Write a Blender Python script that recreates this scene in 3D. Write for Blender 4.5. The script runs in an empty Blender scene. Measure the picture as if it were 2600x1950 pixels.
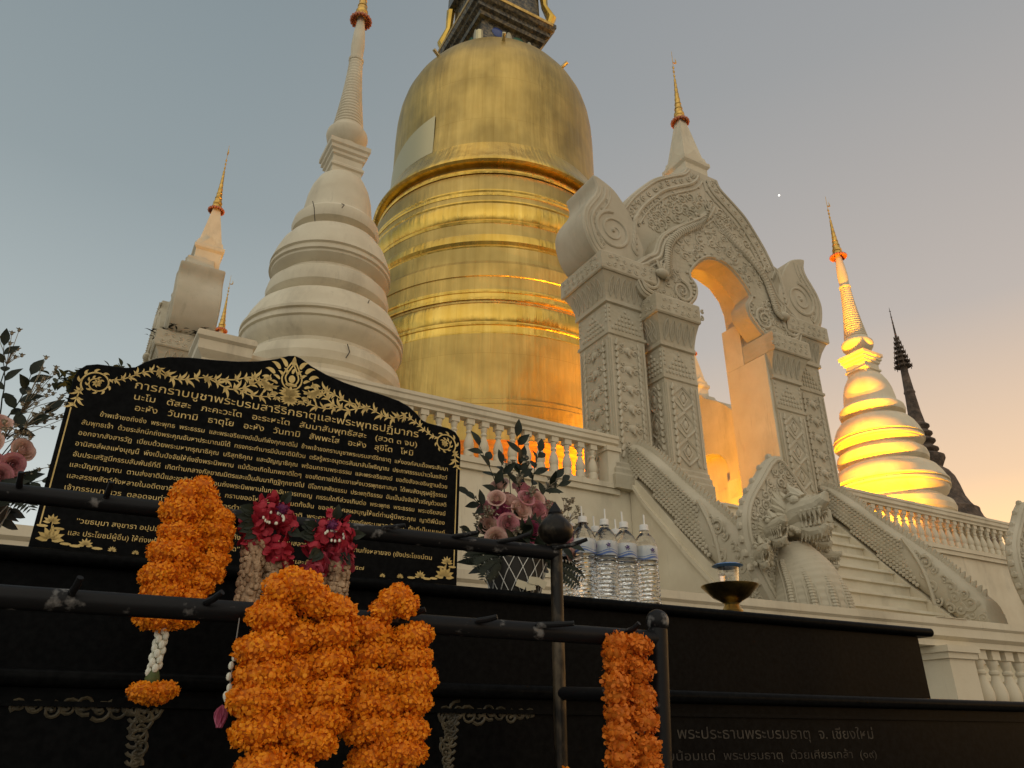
import bpy, math, random
from mathutils import Vector, Matrix
R = math.radians
PI = math.pi
random.seed(11)
rnd = random.random
uni = random.uniform
col = bpy.context.scene.collection
sc = bpy.context.scene

# ------------------------------------------------------------------ camera, sky, light, exposure
EYE = 1.15
cd = bpy.data.cameras.new('camera')
cam = bpy.data.objects.new('camera', cd)
col.objects.link(cam)
cam.location = (0, 0, EYE)
cam.rotation_euler = (R(90 + 25), 0, 0)
cd.sensor_width = 36.0
cd.lens = 26.85
cd.clip_start = 0.02
cd.clip_end = 5000
sc.camera = cam
sc.view_settings.view_transform = 'Standard'
sc.view_settings.look = 'None'
sc.view_settings.exposure = 0.0
sc.view_settings.gamma = 1.0
sc.cycles.max_bounces = 10
sc.cycles.transmission_bounces = 10
sc.cycles.caustics_refractive = False
sc.cycles.caustics_reflective = True
sc.cycles.blur_glossy = 1.0
sc.cycles.sample_clamp_indirect = 4.0
sc.cycles.use_denoising = True

SUNSET = R(62)                 # azimuth of the afterglow, measured from +Y towards +X
world = bpy.data.worlds.new('World')
sc.world = world
world.use_nodes = True
wn, wl = world.node_tree.nodes, world.node_tree.links
bg = wn['Background']
sky = wn.new('ShaderNodeTexSky')
sky.sky_type = 'NISHITA'
sky.sun_disc = False
sky.sun_elevation = R(1.0)
sky.sun_rotation = SUNSET
skm = wn.new('ShaderNodeVectorMath'); skm.operation = 'SCALE'; skm.inputs['Scale'].default_value = 0.08
wl.new(sky.outputs[0], skm.inputs[0])
tc = wn.new('ShaderNodeTexCoord')
sep = wn.new('ShaderNodeSeparateXYZ')
wl.new(tc.outputs['Generated'], sep.inputs[0])


def ramp(nodes, stops, interp='B_SPLINE'):
    r = nodes.new('ShaderNodeValToRGB')
    r.color_ramp.interpolation = interp
    e = r.color_ramp.elements
    while len(e) < len(stops):
        e.new(0.5)
    for el, (p, c) in zip(e, stops):
        el.position = p
        el.color = (c[0], c[1], c[2], 1) if len(c) == 3 else c
    return r


cool = ramp(wn, [(0.0, (1.05, 1.02, .92)), (.20, (.76, .80, .77)), (.36, (.52, .585, .59)), (.58, (.34, .40, .42)), (.85, (.25, .305, .335))], 'LINEAR')
warm = ramp(wn, [(0.0, (2.7, 1.38, .37)), (.13, (2.0, 1.16, .45)), (.27, (1.08, .75, .48)), (.45, (.61, .54, .49)), (.70, (.40, .405, .41)), (.95, (.29, .325, .36))], 'LINEAR')
wl.new(sep.outputs[2], cool.inputs[0])
wl.new(sep.outputs[2], warm.inputs[0])
dt = wn.new('ShaderNodeVectorMath'); dt.operation = 'DOT_PRODUCT'
nm = wn.new('ShaderNodeVectorMath'); nm.operation = 'MULTIPLY'; nm.inputs[1].default_value = (1, 1, 0)
nn = wn.new('ShaderNodeVectorMath'); nn.operation = 'NORMALIZE'
wl.new(tc.outputs['Generated'], nm.inputs[0]); wl.new(nm.outputs[0], nn.inputs[0]); wl.new(nn.outputs[0], dt.inputs[0])
dt.inputs[1].default_value = (math.sin(SUNSET), math.cos(SUNSET), 0)
mr = wn.new('ShaderNodeMapRange'); mr.interpolation_type = 'SMOOTHSTEP'
mr.inputs['From Min'].default_value = -0.05; mr.inputs['From Max'].default_value = 0.95
wl.new(dt.outputs['Value'], mr.inputs['Value'])
mx = wn.new('ShaderNodeMix'); mx.data_type = 'RGBA'
wl.new(mr.outputs[0], mx.inputs['Factor']); wl.new(cool.outputs[0], mx.inputs['A']); wl.new(warm.outputs[0], mx.inputs['B'])
mx2 = wn.new('ShaderNodeMix'); mx2.data_type = 'RGBA'; mx2.inputs['Factor'].default_value = 0.15
wl.new(mx.outputs['Result'], mx2.inputs['A']); wl.new(skm.outputs[0], mx2.inputs['B'])
wl.new(mx2.outputs['Result'], bg.inputs['Color'])
bg.inputs['Strength'].default_value = 1.0

sd = bpy.data.lights.new('dusk_fill_light', 'SUN')      # soft front fill added from behind the viewer, standing in for open sky
sd.energy = .92
sd.angle = R(90)
sd.color = (1.0, .83, .60)
so = bpy.data.objects.new('dusk_fill_light', sd)
col.objects.link(so)
so.rotation_euler = Vector((0.10, .64, -.76)).to_track_quat('-Z', 'Y').to_euler()

# ------------------------------------------------------------------ frames
TS = R(90 - 60.3)          # stupa terrace: local x runs along the terrace front, y inward
OS = Vector((4.51, 14.505, EYE))
TA = R(90 - 62.9)          # altar: local x along its front, y away from the viewer
OA = Vector((-1.20, 1.78, EYE))
OFN = Vector((1.08, 5.60, EYE))
FR = {'S': (OS, TS), 'A': (OA, TA), 'F': (OFN, TA), 'W': (Vector((0, 0, EYE)), 0.0)}


def fpt(fr, p):
    o, t = FR[fr]
    return o + Matrix.Rotation(t, 3, 'Z') @ Vector(p)


# ------------------------------------------------------------------ mesh builder
class MB:
    def __init__(self):
        self.v = []; self.f = []

    def add(self, vs, fs):
        n = len(self.v)
        self.v += [tuple(q) for q in vs]
        self.f += [tuple(i + n for i in f) for f in fs]

    def box(self, x0, x1, y0, y1, z0, z1):
        self.add([(x0, y0, z0), (x1, y0, z0), (x1, y1, z0), (x0, y1, z0), (x0, y0, z1), (x1, y0, z1), (x1, y1, z1), (x0, y1, z1)],
                 [(0, 3, 2, 1), (4, 5, 6, 7), (0, 1, 5, 4), (1, 2, 6, 5), (2, 3, 7, 6), (3, 0, 4, 7)])

    def rings(self, rs, cap0=True, cap1=True, closed=True):
        n = len(rs[0]); vs = [p for r in rs for p in r]; fs = []
        for i in range(len(rs) - 1):
            for j in range(n if closed else n - 1):
                k = (j + 1) % n
                fs.append((i * n + j, i * n + k, (i + 1) * n + k, (i + 1) * n + j))
        if cap0: fs.append(tuple(range(n - 1, -1, -1)))
        if cap1: fs.append(tuple((len(rs) - 1) * n + j for j in range(n)))
        self.add(vs, fs)

    def lathe(self, prof, c=(0, 0, 0), seg=48, cap0=True, cap1=True, sx=1, sy=1):
        rs = []
        for r, z in prof:
            r = max(r, 1e-4)
            rs.append([(c[0] + sx * r * math.cos(2 * PI * j / seg), c[1] + sy * r * math.sin(2 * PI * j / seg), c[2] + z) for j in range(seg)])
        self.rings(rs, cap0, cap1)

    def plan(self, poly, prof, c=(0, 0, 0)):
        """stack of scaled copies of a plan polygon: prof = (scale, z)"""
        self.rings([[(c[0] + x * s, c[1] + y * s, c[2] + z) for x, y in poly] for s, z in prof])

    def prism(self, poly, y0, y1, bev=0.0):
        """polygon in (x, z) extruded along y"""
        area = sum(poly[i][0] * poly[(i + 1) % len(poly)][1] - poly[(i + 1) % len(poly)][0] * poly[i][1] for i in range(len(poly)))
        if area < 0: poly = poly[::-1]
        if bev:
            ins = inset(poly, bev)
            self.rings([[(x, y0, z) for x, z in ins], [(x, y0 + bev, z) for x, z in poly], [(x, y1 - bev, z) for x, z in poly], [(x, y1, z) for x, z in ins]])
        else:
            self.rings([[(x, y0, z) for x, z in poly], [(x, y1, z) for x, z in poly]])

    def prism_x(self, poly, x0, x1):
        """polygon in (y, z) extruded along x"""
        self.rings([[(x0, y, z) for y, z in poly], [(x1, y, z) for y, z in poly]])

    def tube(self, path, rad, seg=8, cap=True, flat=None):
        path = [Vector(p) for p in path]; n = len(path)
        if not hasattr(rad, '__len__'): rad = [rad] * n
        up = None; rs = []
        for i, p in enumerate(path):
            t = (path[min(i + 1, n - 1)] - path[max(i - 1, 0)])
            if t.length < 1e-9: t = Vector((0, 0, 1))
            t.normalize()
            if up is None:
                up = Vector((0, 0, 1)) if abs(t.z) < .9 else Vector((0, 1, 0))
            u = t.cross(up)
            if u.length < 1e-6: u = t.orthogonal()
            u.normalize(); w = u.cross(t); up = w
            ring = []
            for j in range(seg):
                a = 2 * PI * j / seg
                ring.append(tuple(p + u * math.cos(a) * rad[i] + w * math.sin(a) * rad[i]))
            if flat is not None:
                ring = [(x, (y - p.y) * flat + p.y, z) for x, y, z in ring]
            rs.append(ring)
        self.rings(rs, cap, cap)

    def ell(self, c, r, seg=10, rg=6, rot=None):
        vs = []; fs = []
        if not hasattr(r, '__len__'): r = (r, r, r)
        for i in range(1, rg):
            th = PI * i / rg
            for j in range(seg):
                a = 2 * PI * j / seg
                p = Vector((r[0] * math.sin(th) * math.cos(a), r[1] * math.sin(th) * math.sin(a), r[2] * math.cos(th)))
                vs.append(p)
        vs.append(Vector((0, 0, r[2]))); vs.append(Vector((0, 0, -r[2])))
        if rot is not None: vs = [rot @ q for q in vs]
        vs = [q + Vector(c) for q in vs]
        for i in range(rg - 2):
            for j in range(seg):
                k = (j + 1) % seg
                fs.append((i * seg + j, (i + 1) * seg + j, (i + 1) * seg + k, i * seg + k))
        t = len(vs) - 2; b = t + 1
        for j in range(seg):
            k = (j + 1) % seg
            fs.append((t, j, k)); fs.append((b, (rg - 2) * seg + k, (rg - 2) * seg + j))
        self.add(vs, fs)

    def cone(self, p, q, r, seg=6):
        self.tube([p, q], [r, r * .08], seg)

    def strip(self, pts, wid, y):
        """flat tapering strip in the (x, z) plane at depth y, facing -y"""
        n = len(pts); vs = []
        for i in range(n):
            a = pts[max(i - 1, 0)]; b = pts[min(i + 1, n - 1)]
            dx, dz = b[0] - a[0], b[1] - a[1]; l = math.hypot(dx, dz) or 1
            nx, nz = -dz / l, dx / l; w = wid[i] / 2
            vs += [(pts[i][0] + nx * w, y, pts[i][1] + nz * w), (pts[i][0] - nx * w, y, pts[i][1] - nz * w)]
        self.add(vs, [(2 * i, 2 * i + 1, 2 * i + 3, 2 * i + 2) for i in range(n - 1)])

    def poly(self, pts, y):
        self.add([(x, y, z) for x, z in pts], [tuple(range(len(pts)))])

    def build(self, name, mat, parent=None, off=(0, 0, 0), smooth=35):
        me = bpy.data.meshes.new(name)
        if off != (0, 0, 0):
            o0, o1, o2 = off
            self.v = [(x - o0, y - o1, z - o2) for x, y, z in self.v]
        me.from_pydata(self.v, [], self.f)
        me.update()
        if smooth:
            me.polygons.foreach_set('use_smooth', [True] * len(me.polygons))
            if smooth < 180: me.set_sharp_from_angle(angle=R(smooth))
        me.materials.append(mat)
        o = bpy.data.objects.new(name, me)
        col.objects.link(o)
        if parent: o.parent = parent
        return o


def inset(poly, d):
    n = len(poly); out = []
    if sum(poly[i - 1][0] * poly[i][1] - poly[i][0] * poly[i - 1][1] for i in range(n)) < 0: d = -d
    for i in range(n):
        a, b, c = poly[i - 1], poly[i], poly[(i + 1) % n]
        e1 = Vector((b[0] - a[0], b[1] - a[1])); e2 = Vector((c[0] - b[0], c[1] - b[1]))
        if e1.length < 1e-6 or e2.length < 1e-6:
            out.append(b); continue
        e1.normalize(); e2.normalize()
        nb = Vector((-e1.y - e2.y, e1.x + e2.x))
        if nb.length < .15: out.append(b); continue
        nb.normalize()
        k = d / max(.45, nb.dot(Vector((-e1.y, e1.x))))
        out.append((b[0] + nb.x * k, b[1] + nb.y * k))
    return out


def smooth_line(pts, n=6, closed=False):
    out = []; m = len(pts)
    rng = range(m if closed else m - 1)
    dim = len(pts[0])
    for i in rng:
        p0 = pts[(i - 1) % m] if closed else pts[max(i - 1, 0)]
        p1 = pts[i]; p2 = pts[(i + 1) % m]
        p3 = pts[(i + 2) % m] if closed else pts[min(i + 2, m - 1)]
        for k in range(n):
            t = k / n
            out.append(tuple(.5 * (2 * p1[q] + (p2[q] - p0[q]) * t + (2 * p0[q] - 5 * p1[q] + 4 * p2[q] - p3[q]) * t * t + (3 * p1[q] - p0[q] - 3 * p2[q] + p3[q]) * t ** 3) for q in range(dim)))
    if not closed: out.append(tuple(pts[-1]))
    return out


def inside(p, poly):
    x, y = p; c = False; n = len(poly)
    for i in range(n):
        x1, y1 = poly[i]; x2, y2 = poly[i - 1]
        if (y1 > y) != (y2 > y) and x < (x2 - x1) * (y - y1) / (y2 - y1) + x1: c = not c
    return c


def seg_dist(p, poly):
    best = 9e9; n = len(poly)
    for i in range(n):
        a = Vector(poly[i - 1]); b = Vector(poly[i]); ab = b - a; q = Vector(p) - a
        t = max(0, min(1, q.dot(ab) / (ab.length_squared or 1)))
        best = min(best, (q - ab * t).length)
    return best


# ------------------------------------------------------------------ naming helpers
def tag(o, label=None, cat=None, group=None, kind=None):
    if label: o['label'] = label
    if cat: o['category'] = cat
    if group: o['group'] = group
    if kind: o['kind'] = kind
    return o


def thing(name, label, cat, fr, p, group=None, rot=0.0):
    o = bpy.data.objects.new(name, None)
    o.empty_display_size = .1
    col.objects.link(o)
    o.location = fpt(fr, p)
    o.rotation_euler = (0, 0, FR[fr][1] + rot)
    return tag(o, label, cat, group)


def copy_tree(o, parent=None):
    c = o.copy()
    col.objects.link(c)
    if parent: c.parent = parent
    for ch in list(o.children): copy_tree(ch, c)
    return c


# ------------------------------------------------------------------ materials
def mat(name, base, rough=.6, metal=0.0, spec=.5):
    m = bpy.data.materials.new(name)
    m.use_nodes = True
    b = m.node_tree.nodes['Principled BSDF']
    b.inputs['Base Color'].default_value = (*base, 1)
    b.inputs['Roughness'].default_value = rough
    b.inputs['Metallic'].default_value = metal
    b.inputs['Specular IOR Level'].default_value = spec
    return m


def noise(m, scale, detail=4, rough=.55, stretch=None, coord='Object'):
    n, l = m.node_tree.nodes, m.node_tree.links
    t = n.new('ShaderNodeTexCoord'); no = n.new('ShaderNodeTexNoise')
    no.inputs['Scale'].default_value = scale; no.inputs['Detail'].default_value = detail; no.inputs['Roughness'].default_value = rough
    if stretch:
        mp = n.new('ShaderNodeMapping'); mp.inputs['Scale'].default_value = stretch
        l.new(t.outputs[coord], mp.inputs[0]); l.new(mp.outputs[0], no.inputs['Vector'])
    else:
        l.new(t.outputs[coord], no.inputs['Vector'])
    return no


def vary(m, a, b, scale=3.0, lo=.35, hi=.65, stretch=None, detail=5):
    n, l = m.node_tree.nodes, m.node_tree.links
    no = noise(m, scale, detail, .6, stretch)
    r = ramp(n, [(lo, a), (hi, b)], 'LINEAR')
    l.new(no.outputs['Fac'], r.inputs[0])
    l.new(r.outputs[0], n['Principled BSDF'].inputs['Base Color'])
    return r


def bump(m, src, strength=.3, dist=.02, prev=None):
    n, l = m.node_tree.nodes, m.node_tree.links
    b = n.new('ShaderNodeBump'); b.inputs['Strength'].default_value = strength; b.inputs['Distance'].default_value = dist
    l.new(src, b.inputs['Height'])
    if prev: l.new(prev.outputs[0], b.inputs['Normal'])
    l.new(b.outputs[0], n['Principled BSDF'].inputs['Normal'])
    return b


def stain(m, dark, amount=.5, scale=1.2, stretch=(1, 1, .25), lo=.5, hi=.75):
    """multiply weather stains over whatever feeds the base colour"""
    n, l = m.node_tree.nodes, m.node_tree.links
    p = n['Principled BSDF'].inputs['Base Color']
    src = p.links[0].from_socket
    no = noise(m, scale, 8, .65, stretch)
    r = ramp(n, [(lo, (0, 0, 0)), (hi, (amount, amount, amount))], 'LINEAR')
    l.new(no.outputs['Fac'], r.inputs[0])
    x = n.new('ShaderNodeMix'); x.data_type = 'RGBA'
    l.new(r.outputs[0], x.inputs['Factor']); l.new(src, x.inputs['A']); x.inputs['B'].default_value = (*dark, 1)
    l.new(x.outputs['Result'], p)


def plaster(name, a, b, carved=False):
    m = mat(name, a, .75, 0, .25)
    vary(m, a, b, 1.3)
    stain(m, (.30, .26, .19), .55, 1.6, (1, 1, .3), .53, .78)
    stain(m, (.24, .21, .16), .5, 5.0, (1.6, 1.6, .16), .60, .80)
    fine = noise(m, 45, 4)
    bp = bump(m, fine.outputs['Fac'], .12, .01)
    if carved:
        n, l = m.node_tree.nodes, m.node_tree.links
        t = n.new('ShaderNodeTexCoord')
        dn = n.new('ShaderNodeTexNoise'); dn.inputs['Scale'].default_value = 5; dn.inputs['Detail'].default_value = 2
        l.new(t.outputs['Object'], dn.inputs['Vector'])
        ad = n.new('ShaderNodeVectorMath'); ad.operation = 'MULTIPLY_ADD'
        l.new(dn.outputs['Color'], ad.inputs[0]); ad.inputs[1].default_value = (.12, .12, .12); l.new(t.outputs['Object'], ad.inputs[2])
        vo = n.new('ShaderNodeTexVoronoi'); vo.feature = 'SMOOTH_F1'; vo.inputs['Scale'].default_value = 11
        l.new(ad.outputs[0], vo.inputs['Vector'])
        wv = n.new('ShaderNodeTexWave'); wv.wave_type = 'RINGS'; wv.inputs['Scale'].default_value = 3.0; wv.inputs['Distortion'].default_value = 9; wv.inputs['Detail'].default_value = 1.5
        l.new(t.outputs['Object'], wv.inputs['Vector'])
        b2 = bump(m, vo.outputs['Distance'], .30, .03, bp)
        bump(m, wv.outputs['Fac'], .10, .02, b2)
    return m


def cyl_coords(m):
    n, l = m.node_tree.nodes, m.node_tree.links
    t = n.new('ShaderNodeTexCoord'); s = n.new('ShaderNodeSeparateXYZ'); l.new(t.outputs['Object'], s.inputs[0])
    at = n.new('ShaderNodeMath'); at.operation = 'ARCTAN2'; l.new(s.outputs[1], at.inputs[0]); l.new(s.outputs[0], at.inputs[1])
    mu = n.new('ShaderNodeMath'); mu.operation = 'MULTIPLY'; mu.inputs[1].default_value = 4.6; l.new(at.outputs[0], mu.inputs[0])
    c = n.new('ShaderNodeCombineXYZ'); l.new(mu.outputs[0], c.inputs[0]); l.new(s.outputs[2], c.inputs[1])
    return c


def gold_sheet(name, a, b, rough, wrinkle):
    m = mat(name, a, rough, 1.0)
    n, l = m.node_tree.nodes, m.node_tree.links
    c = cyl_coords(m)

    def nz(sc_, st, det=4):
        mp = n.new('ShaderNodeMapping'); mp.inputs['Scale'].default_value = st
        l.new(c.outputs[0], mp.inputs[0])
        q = n.new('ShaderNodeTexNoise'); q.inputs['Scale'].default_value = sc_; q.inputs['Detail'].default_value = det
        l.new(mp.outputs[0], q.inputs['Vector']); return q
    streak = nz(3.0, (1.6, .12, 1), 6)
    patch = nz(.6, (1, 1, 1), 3)
    r1 = ramp(n, [(.35, a), (.65, b)], 'LINEAR'); l.new(streak.outputs['Fac'], r1.inputs[0])
    r2 = ramp(n, [(.36, (.70, .69, .66)), (.64, (1.06, 1.05, 1.0))], 'LINEAR'); l.new(patch.outputs['Fac'], r2.inputs[0])
    x = n.new('ShaderNodeMix'); x.data_type = 'RGBA'; x.blend_type = 'MULTIPLY'; x.inputs['Factor'].default_value = 1
    l.new(r1.outputs[0], x.inputs['A']); l.new(r2.outputs[0], x.inputs['B'])
    br = n.new('ShaderNodeTexBrick'); br.inputs['Scale'].default_value = 1.0
    br.inputs['Brick Width'].default_value = .95; br.inputs['Row Height'].default_value = 1.9; br.inputs['Mortar Size'].default_value = .008
    br.inputs['Color1'].default_value = (1, 1, 1, 1); br.inputs['Color2'].default_value = (.92, .92, .91, 1); br.inputs['Mortar'].default_value = (.8, .76, .68, 1)
    l.new(c.outputs[0], br.inputs['Vector'])
    y = n.new('ShaderNodeMix'); y.data_type = 'RGBA'; y.blend_type = 'MULTIPLY'; y.inputs['Factor'].default_value = .8
    l.new(x.outputs['Result'], y.inputs['A']); l.new(br.outputs['Color'], y.inputs['B'])
    l.new(y.outputs['Result'], n['Principled BSDF'].inputs['Base Color'])
    rr = n.new('ShaderNodeMapRange'); rr.inputs['To Min'].default_value = rough - .07; rr.inputs['To Max'].default_value = rough + .12
    l.new(patch.outputs['Fac'], rr.inputs['Value']); l.new(rr.outputs[0], n['Principled BSDF'].inputs['Roughness'])
    b1 = bump(m, nz(7, (1.5, .07, 1), 3).outputs['Fac'], wrinkle * .6, .05)
    bump(m, nz(1.4, (1, .6, 1), 3).outputs['Fac'], wrinkle, .12, b1)
    return m


M = {}
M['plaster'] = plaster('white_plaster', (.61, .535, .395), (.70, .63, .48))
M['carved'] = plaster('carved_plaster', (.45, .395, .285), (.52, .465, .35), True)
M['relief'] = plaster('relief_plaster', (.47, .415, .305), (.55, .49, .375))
M['gold'] = gold_sheet('gold_sheet', (.52, .365, .12), (.61, .44, .155), .42, .36)
M['gold_bright'] = gold_sheet('polished_gold', (.74, .47, .09), (.88, .60, .15), .26, .6)
M['gold_pale'] = mat('pale_gold_sheet', (.58, .50, .30), .45, 1)
M['gilt'] = mat('gilt_metal', (.62, .38, .10), .38, 1)
vary(M['gilt'], (.45, .27, .07), (.75, .48, .14), 9)
M['bead'] = mat('umbrella_bead', (.50, .16, .07), .5)
M['mosaic'] = mat('glass_mosaic', (.1, .1, .08), .25, .3)
vary(M['mosaic'], (.035, .033, .025), (.22, .17, .09), 7, .4, .7)
_v = M['mosaic'].node_tree.nodes.new('ShaderNodeTexVoronoi'); _v.inputs['Scale'].default_value = 9
bump(M['mosaic'], _v.outputs['Distance'], .6, .05)
M['mosaic_blue'] = mat('blue_mosaic', (.03, .06, .22), .2)
M['mosaic_green'] = mat('green_mosaic', (.03, .12, .07), .25)
M['mosaic_pale'] = mat('pale_mosaic', (.45, .42, .30), .35)
M['cloth'] = mat('saffron_cloth', (.85, .26, .015), .8)
vary(M['cloth'], (.75, .20, .01), (.9, .32, .02), 2, .4, .6, (1, 1, 4))
bump(M['cloth'], noise(M['cloth'], 2.0, 4, .5, (1, 1, 5)).outputs['Fac'], .6, .1)
M['brick'] = mat('weathered_brick', (.09, .065, .05), .9)
vary(M['brick'], (.05, .038, .03), (.16, .115, .085), 2.5)
bump(M['brick'], noise(M['brick'], 7, 6).outputs['Fac'], .8, .15)
M['granite'] = mat('black_granite', (.005, .005, .005), .2, 0, .03)
vary(M['granite'], (.0025, .0027, .0029), (.006, .0063, .0066), 60)
_g = noise(M['granite'], 3.0, 6, .6, (1, 1, .35))
_r = M['granite'].node_tree.nodes.new('ShaderNodeMapRange'); _r.inputs['To Min'].default_value = .22; _r.inputs['To Max'].default_value = .5
M['granite'].node_tree.links.new(_g.outputs['Fac'], _r.inputs['Value']); M['granite'].node_tree.links.new(_r.outputs[0], M['granite'].node_tree.nodes['Principled BSDF'].inputs['Roughness'])
M['ink'] = mat('gold_paint', (.62, .44, .15), .5, .2)
vary(M['ink'], (.50, .35, .11), (.70, .52, .20), 25)
M['faded'] = mat('faded_gilt', (.12, .10, .06), .5)
vary(M['faded'], (.02, .017, .01), (.10, .08, .045), 30)
M['dim'] = mat('engraved_letter', (.05, .045, .035), .6)
vary(M['dim'], (.005, .005, .0045), (.045, .04, .03), 16, .45, .68)
M['iron'] = mat('black_painted_iron', (.02, .02, .022), .42, 0, .16)
_r = vary(M['iron'], (.008, .008, .009), (.17, .165, .16), 22, .60, .70, None, 4)
bump(M['iron'], noise(M['iron'], 60, 3).outputs['Fac'], .15, .004)
M['bronze'] = mat('worn_bronze', (.06, .045, .03), .38, .4, .3)
vary(M['bronze'], (.012, .010, .008), (.16, .12, .075), 18, .48, .78, (1, 1, .5))


def foliage(name, a, b, trans=.25, rough=.55):
    m = mat(name, a, rough, 0, .3)
    vary(m, a, b, 35)
    n, l = m.node_tree.nodes, m.node_tree.links
    tr = n.new('ShaderNodeBsdfTranslucent'); mxs = n.new('ShaderNodeMixShader'); mxs.inputs[0].default_value = trans
    out = n['Material Output']; p = n['Principled BSDF']
    src = p.inputs['Base Color'].links[0].from_socket
    l.new(src, tr.inputs[0]); l.new(p.outputs[0], mxs.inputs[1]); l.new(tr.outputs[0], mxs.inputs[2]); l.new(mxs.outputs[0], out.inputs[0])
    return m


M['marigold'] = foliage('marigold_petal', (.84, .25, .008), (1.0, .40, .014), .25)
M['marigold_old'] = foliage('wilting_marigold_petal', (.62, .15, .012), (.85, .26, .02), .2)
M['marigold_core'] = mat('marigold_heart', (.60, .17, .006), .8)
M['red_petal'] = foliage('red_petal', (.34, .012, .025), (.52, .04, .07), .2)
M['pink_petal'] = foliage('crimson_petal', (.40, .035, .07), (.58, .11, .15), .2)
M['purple'] = foliage('purple_petal', (.10, .01, .06), (.16, .02, .10), .1)
M['puffed'] = mat('puffed_rice', (.34, .22, .12), .7)
vary(M['puffed'], (.20, .115, .06), (.48, .33, .20), 40)
M['jasmine'] = mat('jasmine_bud', (.75, .74, .62), .6)
M['leaf'] = foliage('dark_leaf', (.008, .013, .007), (.022, .03, .016), .12, .55)
M['leaf_green'] = foliage('green_leaf', (.06, .09, .02), (.12, .15, .05), .2)
M['tree_leaf'] = foliage('tree_leaf', (.03, .04, .018), (.07, .075, .035), .2)
M['bark'] = mat('bark', (.08, .06, .045), .9)
M['rose_pink'] = foliage('pink_rose_petal', (.66, .40, .38), (.78, .54, .48), .2)
M['rose_cream'] = foliage('cream_rose_petal', (.70, .54, .42), (.80, .66, .52), .2)
M['rose_magenta'] = foliage('magenta_rose_petal', (.40, .08, .16), (.58, .18, .26), .2)
for k_, e_ in (('rose_pink', (.58, .20, .26)), ('rose_cream', (.70, .42, .38)), ('rose_magenta', (.36, .06, .15))):
    n_, l_ = M[k_].node_tree.nodes, M[k_].node_tree.links
    at_ = n_.new('ShaderNodeAttribute'); at_.attribute_name = 'petal_rim'
    rp_ = ramp(n_, [(.35, (0, 0, 0)), (1.0, (.9, .9, .9))], 'LINEAR'); l_.new(at_.outputs['Fac'], rp_.inputs[0])
    src_ = n_['Principled BSDF'].inputs['Base Color'].links[0].from_socket
    mx_ = n_.new('ShaderNodeMix'); mx_.data_type = 'RGBA'; l_.new(rp_.outputs[0], mx_.inputs['Factor']); l_.new(src_, mx_.inputs['A']); mx_.inputs['B'].default_value = (*e_, 1)
    l_.new(mx_.outputs['Result'], n_['Principled BSDF'].inputs['Base Color'])
    for q_ in n_:
        if q_.bl_idname == 'ShaderNodeBsdfTranslucent': l_.new(mx_.outputs['Result'], q_.inputs[0])
M['filler'] = foliage('dried_filler_flower', (.30, .25, .17), (.45, .40, .30), .2)
M['basket'] = mat('dark_basket', (.02, .017, .013), .7)
M['ribbon'] = mat('white_strand', (.75, .73, .66), .6)
M['card'] = mat('cream_paper', (.5, .46, .33), .8)
M['water'] = mat('bottled_water', (.97, .98, .98), .03)
M['water'].node_tree.nodes['Principled BSDF'].inputs['Transmission Weight'].default_value = 1
M['water'].node_tree.nodes['Principled BSDF'].inputs['IOR'].default_value = 1.33
bump(M['water'], noise(M['water'], 55, 2, .5, (1, 1, 2.2)).outputs['Fac'], .22, .005)
M['glass'] = mat('clear_glass', (.98, .98, .98), .02)
M['glass'].node_tree.nodes['Principled BSDF'].inputs['Transmission Weight'].default_value = 1
M['glass'].node_tree.nodes['Principled BSDF'].inputs['IOR'].default_value = 1.38
M['cap'] = mat('white_plastic_cap', (.72, .70, .66), .45)
M['straw'] = mat('clear_straw', (.75, .72, .66), .4)
M['label'] = mat('film_label', (.62, .68, .74), .4)
M['label'].node_tree.nodes['Principled BSDF'].inputs['Alpha'].default_value = .6
M['wave'] = mat('blue_print', (.06, .12, .34), .4)
M['emblem'] = mat('violet_print', (.10, .06, .20), .4)
M['blue_film'] = mat('blue_plastic', (.08, .22, .50), .35)
M['brass'] = mat('brass', (.55, .38, .12), .3, 1)
vary(M['brass'], (.28, .19, .07), (.65, .46, .16), 14, .35, .6)
M['moss'] = mat('black_moss', (.035, .03, .022), .95)
M['cable'] = mat('cable_sheath', (.25, .24, .22), .7)
M['ground'] = mat('paving', (.20, .185, .16), .85)
vary(M['ground'], (.16, .15, .13), (.25, .23, .20), 1.5)
M['star'] = mat('starlight', (1, 1, 1))
M['star'].node_tree.nodes['Principled BSDF'].inputs['Emission Color'].default_value = (1, .98, .9, 1)
M['star'].node_tree.nodes['Principled BSDF'].inputs['Emission Strength'].default_value = 1.6
M['crack'] = mat('crack_shadow', (.07, .06, .05), .95)

# ------------------------------------------------------------------ ground and far setting
g = MB(); g.add([(-2500, -2500, 0), (2500, -2500, 0), (2500, 2500, 0), (-2500, 2500, 0)], [(0, 1, 2, 3)])
tag(g.build('ground', M['ground'], smooth=0), kind='structure')
g = MB(); g.ell((0, 0, 0), 1.15, 12, 8)
o = g.build('evening_star', M['star']); tag(o, kind='structure')
o.location = Vector((577, 406.5 * .4226 * -1 + 1650 * .9063 - 1, 0)) * .5454
o.location = (577 * .5454, (1650 * .9063 - 407.5 * .4226) * .5454, EYE + (407.5 * .9063 + 1650 * .4226) * .5454)
FLOOR = 4.0
PL = thing('stupa_terrace', 'tall white plastered terrace wall carrying the balustrade and shrines', 'terrace', 'S', (0, 0, -EYE))
of = (0, 0, -EYE)
g = MB(); g.box(-10.0, 10.0, .03, 20.9, -EYE, FLOOR); g.build('terrace_body', M['plaster'], PL, of, 0)
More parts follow.
